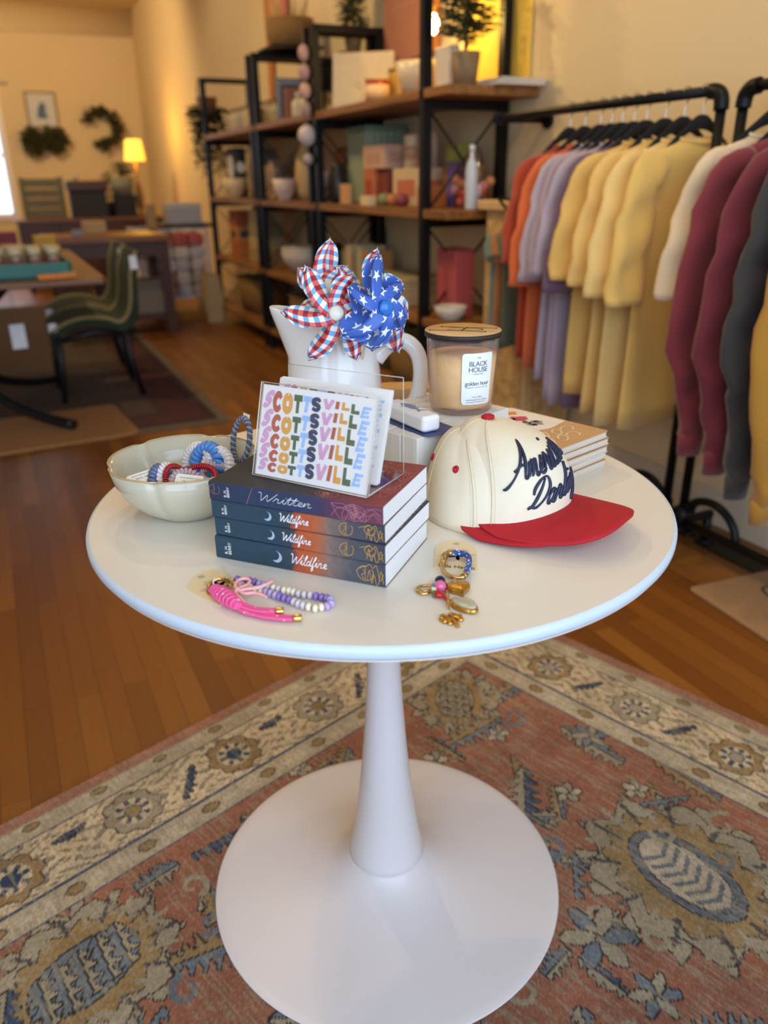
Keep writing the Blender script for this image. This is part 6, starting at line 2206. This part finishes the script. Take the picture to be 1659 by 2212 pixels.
for i, (s, col, hem, hw, lab_, nm, sl, rz) in enumerate((
        (-.135, '#dcc6a0', .66, .20, 'cream beige shirt at the end of the rack of maroon sweaters', 'tee_shirt', 'short', -6),
        (-.21, '#7c2a2e', .56, .20, 'maroon sweater next to the cream beige shirt', 'sweatshirt', 'long', -4),
        (-.30, '#6f2128', .54, .21, 'dark red sweater between the maroon and charcoal ones', 'sweatshirt', 'long', 0),
        (-.385, '#34312d', .50, .215, 'charcoal sweater beside the dark red one', 'sweatshirt', 'long', 0),
        (-.465, '#b07c22', .46, .215, 'mustard yellow sweater at the edge of the picture', 'sweatshirt', 'long', 2))):
    garment(nm, lab_, s, RT_, rz, col, hem, hw, sl, group='garments on the second rack', seed=20 + i)
    hanger(('black hanger of the cream beige shirt', 'black hanger of the maroon sweater', 'black hanger of the dark red sweater', 'black hanger of the charcoal sweater', 'black hanger of the mustard sweater')[i], s, RT_, rz)
# small clothes hanging at the cabinet
garment('baby_romper', 'blue green romper hanging in front of the carved cabinet', .985, .345, 12, '#6f8476', .50, .060, 'short', rodz=1.06, group='small clothes by the cabinet', seed=41, thick=.014, slz=-.20)
garment('baby_shirt', 'tan orange romper beside the blue green one at the cabinet', .945, .345, 8, '#b5763f', .58, .055, 'short', rodz=1.06, group='small clothes by the cabinet', seed=42, thick=.012, slz=-.19)
garment('baby_vest', 'dark sage romper nearest the orange shirts', .905, .345, 6, '#5f6a50', .53, .055, 'short', rodz=1.06, group='small clothes by the cabinet', seed=43, thick=.012, slz=-.19)
r_ = thing('peg_rail', 'short black rail holding the small rompers at the cabinet', 'rail', at(0, 0, 0))
MB().tube([(1.03, .276, 1.0), (1.03, .345, 1.068), (.87, .345, 1.068)], .006, 8).build('rod', IRON, r_)
MB().cyl((1.03, .2755, 1.0), (1.03, .283, 1.0), .02, n=10).build('mount', IRON, r_)
# white paper tag on the wall between the racks
r_ = MB().box(-.055, .055, 0, .003, -.075, .075).build('paper_notice', M('white paper', '#dcdcda', .6), X=at(.03, .03, 1.305, 0) @ Ry(rad(-6))); tag(r_, 'blank looking white paper notice hanging between the two racks', 'notice')

# ------------------------------------------------------------------ mats and floor vent
JUTE = M('jute mat', '#a77a48', .95, var=.25, scale=60, bump=.7, bscale=260, bdist=.003)
r_ = MB().rbox(0, 0, .0005, .014, .62, .9, .05, .004).build('jute_mat', JUTE, X=at(2.40, 2.13, .0, 4)); tag(r_, 'plain tan jute mat in front of the dining table', 'mat')
r_ = thing('door_mat', 'tan door mat with dark script lettering by the racks', 'mat', at(-.262, .443, .0005) @ Rz(rad(180 - 5)))
MATM = M('coir mat', '#9a7650', .95, var=.2, scale=80, bump=.7, bscale=300, bdist=.003)
MB().rbox(.27, .16, 0, .012, .55, .34, .012, .003).build('mat_body', MATM, r_, X=Rz(rad(0)))
m = MB()
for cx0, cy0, r0, t0, t1 in ((.09, .235, .018, 0, 5.5), (.13, .20, .04, 1.0, 5.2), (.20, .17, .045, -1, 3.6), (.27, .10, .04, .5, 5.4), (.36, .07, .035, 0, 5.0), (.40, .20, .03, 1, 6)):
    MB().ribbon([(cx0 + r0 * 1.3 * math.cos(t), cy0 + r0 * .8 * math.sin(t)) for t in np.linspace(t0, t1, 20)], .011, .0126).build('script_mark', M('dark brown print', '#4a3c33', .8), r_)
r_ = thing('floor_vent', 'dark metal floor vent between the door mat and the rack', 'vent', at(-.16, .135, .0005))
MB().rbox(0, 0, 0, .004, .30, .11, .004, .001).build('frame', M('vent metal', '#2a2418', .5, .5), r_)
for k in range(12):
    MB().box(-.135 + .0235 * k, -.123 + .0235 * k, -.042, .042, .004, .0055).build('slat', M('vent metal', '#2a2418', .5, .5), r_)
# ------------------------------------------------------------------ far side of the shop
DWOOD = M('dark stained wood', '#4b2b16', .4, var=.25, scale=14)
MWOOD = M('brown table wood', '#7a4f2b', .35, var=.25, scale=12)
GREENV = M('green velvet', '#23331c', .85, var=.25, scale=20)
PIPE = M('cream piping', '#8f8052', .7)
BLKW = M('black painted wood', '#131417', .45)
# runner rug under the dining table
RUNR = NT('red runner')
x, y, z = RUNR.sep(RUNR.coord())
d_ = RUNR.math('MINIMUM', RUNR.math('ABSOLUTE', RUNR.math('SUBTRACT', y, 0.)), RUNR.math('ABSOLUTE', x))
ed = RUNR.ramp(d_, [(0, '#7a6a54'), (.05, '#7a6a54'), (.055, '#3b2220'), (.16, '#5a2a26'), (.30, '#4a2a24'), (.34, '#5f4a3c'), (.36, '#594a3d'), (1, '#55483c')], 'LINEAR')
RUNR.l(RUNR.mix(RUNR.math('MULTIPLY', RUNR.noise(RUNR.coord(), 18, 4), .7), ed, '#2e1d1c'), RUNR.b.inputs['Base Color']); RUNR.set(Roughness=.95)
r_ = MB().box(0, 4.95, 0, 2.6, 0, .008).build('runner_rug', RUNR.m, X=at(2.14, 1.20, .0005, 0)); tag(r_, 'dark red bordered rug under the dining table', 'rug')

# dining table with curved black legs
r_ = thing('dining_table', 'brown wooden display table with curved black legs beyond the bowl', 'table', at(0, 0, .009))
MB().rbox(2.86, 2.53, .725, .755, 1.72, 1.60, .02, .006).build('tabletop', MWOOD, r_)
MB().cyl((2.86, 2.5, .0), (2.86, 2.5, .725), .06, .05, 20).build('pedestal', BLKW, r_)
for a in range(4):
    an = a * PI / 2 + PI / 4
    P = [Vector((2.86 + q * math.cos(an), 2.5 + q * math.sin(an), z_)) for q, z_ in ((.78, .032), (.55, .065), (.3, .16), (.12, .36), (.05, .56))]
    MB().tube(catmull(P, 5), .026, 10).build('curved_leg', BLKW, r_)
    P = [Vector((2.86 + q * math.cos(an), 2.5 + q * math.sin(an), z_)) for q, z_ in ((.05, .42), (.2, .5), (.42, .62), (.55, .72))]
    MB().tube(catmull(P, 5), .022, 10).build('curved_brace', BLKW, r_)
DT = .765
r_ = thing('display_tray', 'teal open tray of jars on the near corner of the dining table', 'tray', at(0, 0, DT))
TEAL = M('teal tray', '#2f6f62', .5, var=.1)
m = MB()
m.box(2.06, 2.72, 1.86, 2.55, 0, .012)
for q in ((2.06, 2.075, 1.86, 2.55), (2.705, 2.72, 1.86, 2.55), (2.06, 2.72, 1.86, 1.875), (2.06, 2.72, 2.535, 2.55)):
    m.box(q[0], q[1], q[2], q[3], .0, .065)
m.build('body', TEAL, r_)
nn = ('first', 'second', 'third', 'fourth', 'fifth')
nn = ('first', 'second', 'third', 'fourth', 'fifth', 'sixth', 'seventh')
for j in range(3):
    for k in range(7):
        vessel('spice_jar', f'{nn[k]} cream lidded jar from the tray corner, {["front", "middle", "back"][j]} row of the teal tray', 'jar', 2.11 + .085 * j, 1.925 + .075 * k, DT + .012, jarp(.026, .085), '#8f7a62', .3, [(.0005, .085), (.028, .085), (.028, .112), (.0005, .112)], '#cbbd92', (.015, .065, .0262, '#8a4a42'), 'lidded jars in the teal tray')
for k in range(4):
    carton('snack_box', ['tan', 'cream', 'rust', 'brown'][k] + ' snack box in the far end of the teal tray', 'box', 2.46 + .09 * (k % 2), 1.95 + .12 * k, DT + .012, .08, .1, .10, ('#b08a62', '#c9b48c', '#8d4526', '#7b5a3a')[k], 10 * k - 12, 'snack boxes in the teal tray')
r_ = thing('snack_packet', 'orange snack packet lying beside the teal tray', 'packet', at(2.02, 1.93, DT + .0006, 12))
MB().rbox(0, 0, 0, .022, .05, .16, .01, .006).build('packet_body', M('orange foil', '#d8853c', .4), r_)
MB().box(-.025, .025, -.085, -.03, .0221, .0226).build('cream_print', M('board #d8c08a', '#d8c08a', .6), r_)
carton('red_box', 'deep red box standing on the dining table behind the teal tray', 'box', 2.85, 2.10, DT, .09, .12, .155, '#7b1420', 0, None, None, '#a34a3a')
carton('yellow_carton', 'yellow carton at the far end of the dining table', 'box', 3.45, 1.88, DT, .10, .12, .10, '#c9a036')
carton('pink_carton', 'salmon coloured flat box at the far end of the dining table', 'box', 3.18, 1.95, DT, .22, .26, .06, '#b8835a')
r_ = MB().box(-.002, .002, -.035, .035, -.06, .06).build('hang_tag', M('bright white card', '#e6e8e6', .5), X=at(2.62, 2.12, .44, 10)); tag(r_, 'white hang tag dangling under the dining table', 'tag')
MB().cyl((0, 0, .06), (0, 0, .292), .0012, n=5).build('string', M('twine', '#8a7350', .9), r_)


def chair(label, s, t):
    c = thing('upholstered_chair', label, 'chair', at(s, t, .009), 'green upholstered chairs at the dining table')
    W = .45
    # side profile in (y forward, z): arched seat then curved back, extruded across
    top = [(.39, .40), (.30, .445), (.20, .462), (.10, .45), (.03, .425), (-.02, .47), (-.045, .56), (-.06, .68), (-.10, .79)]
    bot = [(-.13, .785), (-.095, .67), (-.085, .55), (-.07, .44), (.0, .37), (.10, .395), (.20, .41), (.30, .395), (.39, .355)]
    tp = [(p.x, p.y) for p in catmull([Vector((*q, 0)) for q in top], 4)]
    bt = [(p.x, p.y) for p in catmull([Vector((*q, 0)) for q in bot], 4)]
    k = min(len(tp), len(bt))
    seat = tp[:21] + bt[-21:]
    back = tp[20:] + bt[:len(bt) - 20]
    for nm, pr in (('seat', seat), ('backrest', back)):
        MB().loft([[(x, y, z) for y, z in pr] for x in (.004, W - .004)], smooth=False).build(nm, GREENV, c, bevel=.006)
    for x in (0, W):
        MB().tube([(x, y, z) for y, z in tp], .011, 6).build('piping', PIPE, c)
    for x in (.03, W - .03):
        MB().tube([(x, .36, .37), (x, .365, .2), (x, .38, 0)], [.02, .017, .014], 10).build('leg', BLKW, c)
        MB().tube([(x, .01, .40), (x, -.01, .2), (x, -.05, 0)], [.02, .017, .014], 10).build('leg', BLKW, c)
    MB().tube([(.03, .36, .34), (.03, .18, .375), (.03, .0, .36)], .016, 8).build('side_rail', BLKW, c)
    MB().box(-.004, -.001, .36, .40, .40, .445).build('price_tag', M('bright white card', '#e6e8e6', .5), c)
    MB().box(-.016, -.013, -.10, -.06, .70, .77).build('price_tag', M('bright white card', '#e6e8e6', .5), c)
    return c


chair('green upholstered chair nearest the pedestal table, pushed under the dining table', 2.86, 1.565)
chair('second green upholstered chair along the dining table, next to the nearest one', 3.42, 1.545)

# counter beyond
r_ = thing('sideboard', 'brown wooden counter table in the middle of the shop', 'table', at(5.2, 1.34, .0095))
MB().rbox(0, 0, .705, .755, .70, .92, .012, .006).build('tabletop', M('warm counter wood', '#80522a', .4, var=.2), r_)
for x in (-.29, .29):
    for y in (-.40, .40):
        MB().box(x - .035, x + .035, y - .035, y + .035, 0, .705).build('leg', DWOOD, r_)
MB().box(-.32, .32, -.43, .43, .60, .705).build('apron', DWOOD, r_)
MB().box(-.29, .29, -.40, .40, .10, .13).build('shelf', DWOOD, r_)
carton('bread_box', 'rounded cream box on the counter table', 'box', 5.3, 1.40, .766, .2, .17, .09, '#b99a68')
carton('blue_packet', 'small pale blue packet on the counter table', 'packet', 5.0, 1.56, .766, .08, .08, .045, '#8b8a98')
for k in range(3):
    carton('storage_crate', ['pale grey', 'dark', 'brown'][k] + ' crate on the low shelf of the counter table', 'crate', 5.2, 1.06 + .28 * k, .141, .3, .24, .26, ('#8a7f70', '#3a332c', '#6b4a2c')[k], 0, 'crates under the counter')
# white bin of bagged goods
r_ = thing('bargain_bin', 'white wire bin on legs filled with bagged goods beside the shelving', 'bin', at(5.98, .70, 0))
PALE = M('pale lilac metal', '#cfc6cc', .5, .2)
for x in (-.26, .26):
    for y in (-.30, .30):
        MB().box(x - .014, x + .014, y - .014, y + .014, 0, .76).build('leg', PALE, r_)
m = MB()
for z in (.16, .74):
    m.box(-.26, .26, -.305, -.295, z, z + .015); m.box(-.26, .26, .295, .305, z, z + .015); m.box(-.265, -.255, -.3, .3, z, z + .015); m.box(.255, .265, -.3, .3, z, z + .015)
for k in range(13):
    y = -.3 + .05 * k
    m.cyl((-.26, y, .16), (-.26, y, .75), .002, n=5)
    m.cyl((.26, y, .16), (.26, y, .75), .002, n=5)
m.build('wire_basket', PALE, r_)
MB().box(-.255, .255, -.295, .295, .155, .165).build('base_plate', PALE, r_)
rg = random.Random(9)
gc = ('#e6dccf', '#d3c1ac', '#efe5d6', '#c4b0a0', '#d09a80', '#e2d2bf', '#bdb8b2')
k = 0
for z in range(5):
    for y in range(4):
        for x in range(2):
            if z == 4 and (x, y) in ((1, 0), (1, 1), (1, 2), (1, 3)):
                continue
            c = '#b4372f' if (z, y, x) in ((4, 1, 0), (4, 0, 0)) else gc[rg.randrange(7)]
            r_ = MB().rbox(0, 0, 0, .108, .24, .138, .03, .02, n=3).build('bagged_shirt', M('bag ' + c, c, .45, var=.3, scale=30), X=at(5.98 - .125 + .25 * x, .70 - .215 + .143 * y, .166 + .109 * z, rg.random() * 4 - 2))
            lv = ['bottom', 'second', 'third', 'fourth', 'top'][z]
            tag(r_, f'bagged garment, {lv} layer of the white bin, {["first", "second", "third", "fourth"][y]} from shelving, {["near", "far"][x]} side', 'bag', 'bagged goods in the white bin')
            k += 1
r_ = thing('black_tray', 'flat black tray on top of the white bin', 'tray', at(6.0, .54, .757))
MB().rbox(0, 0, 0, .03, .40, .44, .01, .004).build('tray_body', BLKW, r_)
r_ = carton('white_printer', 'white boxy printer on the black tray of the bin', 'printer', 6.0, .54, .788, .26, .30, .17, '#b3aca4', 0, None, '#c2bbb2')
carton('tan_sleeve', 'tan paper sleeve beside the white printer', 'sleeve', 6.02, .82, .757, .2, .06, .20, '#a98a5e')
# tall pale bag on the floor by the shelving
r_ = thing('tote_bag', 'tall cream paper bag standing on the floor by the shelving', 'bag', at(5.30, .50, .0006))
MB().loft([[(sx * w_, sy * d_, z_) for sx, sy in ((-1, -1), (1, -1), (1, 1), (-1, 1))] for w_, d_, z_ in ((.10, .07, 0), (.105, .072, .2), (.10, .05, .40), (.095, .048, .40), (.095, .06, .05))], smooth=False).build('bag_body', M('cream paper bag', '#b09468', .8, var=.15), r_)
MB().tube([(-.04, .05, .40), (-.035, .06, .47), (.035, .06, .47), (.04, .05, .40)], .005, 6).build('handle', M('twine', '#8a7350', .9), r_)

# low cabinet along the back, with what stands on it
r_ = thing('back_cabinet', 'long dark cabinet along the far end of the shop', 'cabinet', at(8.45, 1.05, 0))
MB().box(-.25, .25, -.82, .82, .06, .74).build('body', DWOOD, r_)
MB().rbox(0, 0, .74, .77, .54, 1.70, .008, .004).build('worktop', MWOOD, r_)
for k in range(4):
    MB().box(-.262, -.25, -.79 + .40 * k, -.42 + .40 * k, .10, .72).build('door', DWOOD, r_, bevel=.003)
for x in (-.22, .22):
    for y in (-.78, .78):
        MB().box(x - .02, x + .02, y - .02, y + .02, 0, .06).build('foot', BLKW, r_)
BT_ = .771
r_ = thing('slatted_crate', 'grey green slatted crate on the back cabinet under the double wreath', 'crate', at(8.42, 1.56, BT_))
GRG = M('weathered grey green', '#67644f', .8, var=.35, scale=20)
for z in range(4):
    MB().box(-.12, .12, -.21, .21, .01 + .105 * z, .10 + .105 * z).build('slat', GRG, r_, bevel=.004)
m = MB()
for x in (-.125, .125):
    for y in (-.20, .20):
        m.box(x - .01, x + .01, y - .02, y + .02, 0, .43)
m.build('corner_post', GRG, r_)
r_ = thing('record_cabinet', 'small black and brown cabinet in the middle of the back cabinet', 'cabinet', at(8.42, 1.09, BT_))
MB().box(-.15, .15, -.19, .19, 0, .29).build('body', M('near black', '#24211f', .6), r_)
MB().rbox(0, 0, .29, .39, .33, .42, .01, .006).build('brown_box', DWOOD, r_)
vessel('white_cup', 'white cup on the small black and brown cabinet', 'cup', 8.36, 1.20, BT_ + .391, jarp(.03, .07), '#c4b79a', .4)
r_ = carton('black_speaker', 'black cube speaker beside the planter on the back cabinet', 'speaker', 8.42, .69, BT_, .22, .24, .23, '#171310')
bush('grey_planter', 'grey green potted plant on the black cube speaker', 'plant', at(8.42, .69, BT_ + .232), .17, .16, 40, .10, '#5c5f45', '#7d7c68', .15, .19)
# table lamp
r_ = thing('table_lamp', 'lit table lamp with a yellow shade near the room corner', 'lamp', at(8.55, .49, BT_))
MB().lathe([(.0005, 0), (.07, 0), (.07, .015), (.02, .03), (.035, .10), (.05, .2), (.035, .32), (.012, .38), (.012, .62), (.0005, .62)], 24).build('base', M('brass lamp', '#8b6a35', .35, .6), r_)
sh = NT('lit lampshade')
sh.set(Roughness=.8, Emission_Strength=1.7)
sh.b.inputs['Base Color'].default_value = (*lin('#e8c878'), 1); sh.b.inputs['Emission Color'].default_value = (*lin('#ffc83c'), 1)
MB().lathe([(.118, .60), (.088, .82), (.085, .82), (.115, .60)], 32, caps=False).build('shade', sh.m, r_)
pl = bpy.data.lights.new('table_lamp_light', 'POINT'); pl.energy = 14; pl.color = lin('#ffc24a'); pl.shadow_soft_size = .08
po = bpy.data.objects.new('table_lamp_light', pl); COL.objects.link(po); po.location = ROOM @ Vector((8.55, .49, BT_ + .88))
bush('leafy_vase', 'dark vase of twigs next to the lamp on the back cabinet', 'plant', at(8.42, .852, BT_ + .001), .06, .34, 18, .09, '#4b3f2a', '#2b2622', .05, .16)


def wreath(label, ctr, R, r, n, col, a0=0., a1=2 * PI):
    w = thing('wreath', label, 'wreath', at(S1 - .10, 0, 0), 'wreaths on the back wall')
    rg = random.Random(n + int(ctr[0][0] * 100))
    m = MB()
    for (cy, cz) in ctr:
        for i in range(n):
            a = a0 + (a1 - a0) * rg.random()
            rr = R + r * (rg.random() * 2 - 1) * .8
            p = Vector((-.04 * rg.random(), cy + rr * math.cos(a), cz + rr * math.sin(a)))
            d = Vector((rg.random() - .7, rg.random() - .5, rg.random() - .5)).normalized()
            l = r * .9
            sd = d.orthogonal().normalized() * l * .4
            m.add([p, p + d * l * .5 + sd, p + d * l, p + d * l * .5 - sd], [(0, 1, 2, 3)])
    m.build('leaves', M('leaf ' + col, col, .8, var=.4, scale=40), w)
    m = MB()
    for (cy, cz) in ctr:
        m.tube([(.015, cy + R * math.cos(a), cz + R * math.sin(a)) for a in np.linspace(a0, a1, 40)], r * .45, 8)
    m.build('twig_ring', M('wreath core', '#3a3518', .9, var=.3), w)
    return w


wreath('double green wreath with two open rings under the framed picture', ((1.43, 1.65), (1.18, 1.65)), .085, .085, 330, '#46451f')
wreath('green crescent wreath on the back wall beside the lamp', ((.56, 1.81),), .20, .075, 260, '#3d3b1e', .35, 5.2)
r_ = thing('framed_picture', 'framed picture of a blue figure on the back wall above the double wreath', 'picture', at(S1 - .03, 1.27, 2.02))
MB().box(0, .028, -.19, .19, -.215, .215).build('frame', M('picture frame', '#8d6c48', .5), r_)
MB().box(-.003, .0, -.165, .165, -.19, .19).build('mount_board', M('picture mount', '#c9cbc6', .6), r_)
MB().prism([(-.06, -.10), (.07, -.10), (.05, .02), (.0, .10), (-.05, .06), (-.04, -.02)], 0, .002, X=Matrix(((0, 0, -1, -.0032), (1, 0, 0, 0), (0, 1, 0, 0), (0, 0, 0, 1)))).build('blue_figure', M('blue print', '#4d6b8c', .7), r_)
r_ = thing('curtain_rod', 'white curtain rod above the bright far window', 'curtain rod', at(S1 - .06, 2.36, 2.34))
MB().cyl((0, -.72, 0), (0, .7, 0), .022, n=14).build('rod', M('white window paint', '#efeae0', .4), r_)
MB().cyl((0, -.60, 0), (.06, -.60, 0), .012, n=8).build('bracket', M('white window paint', '#efeae0', .4), r_)
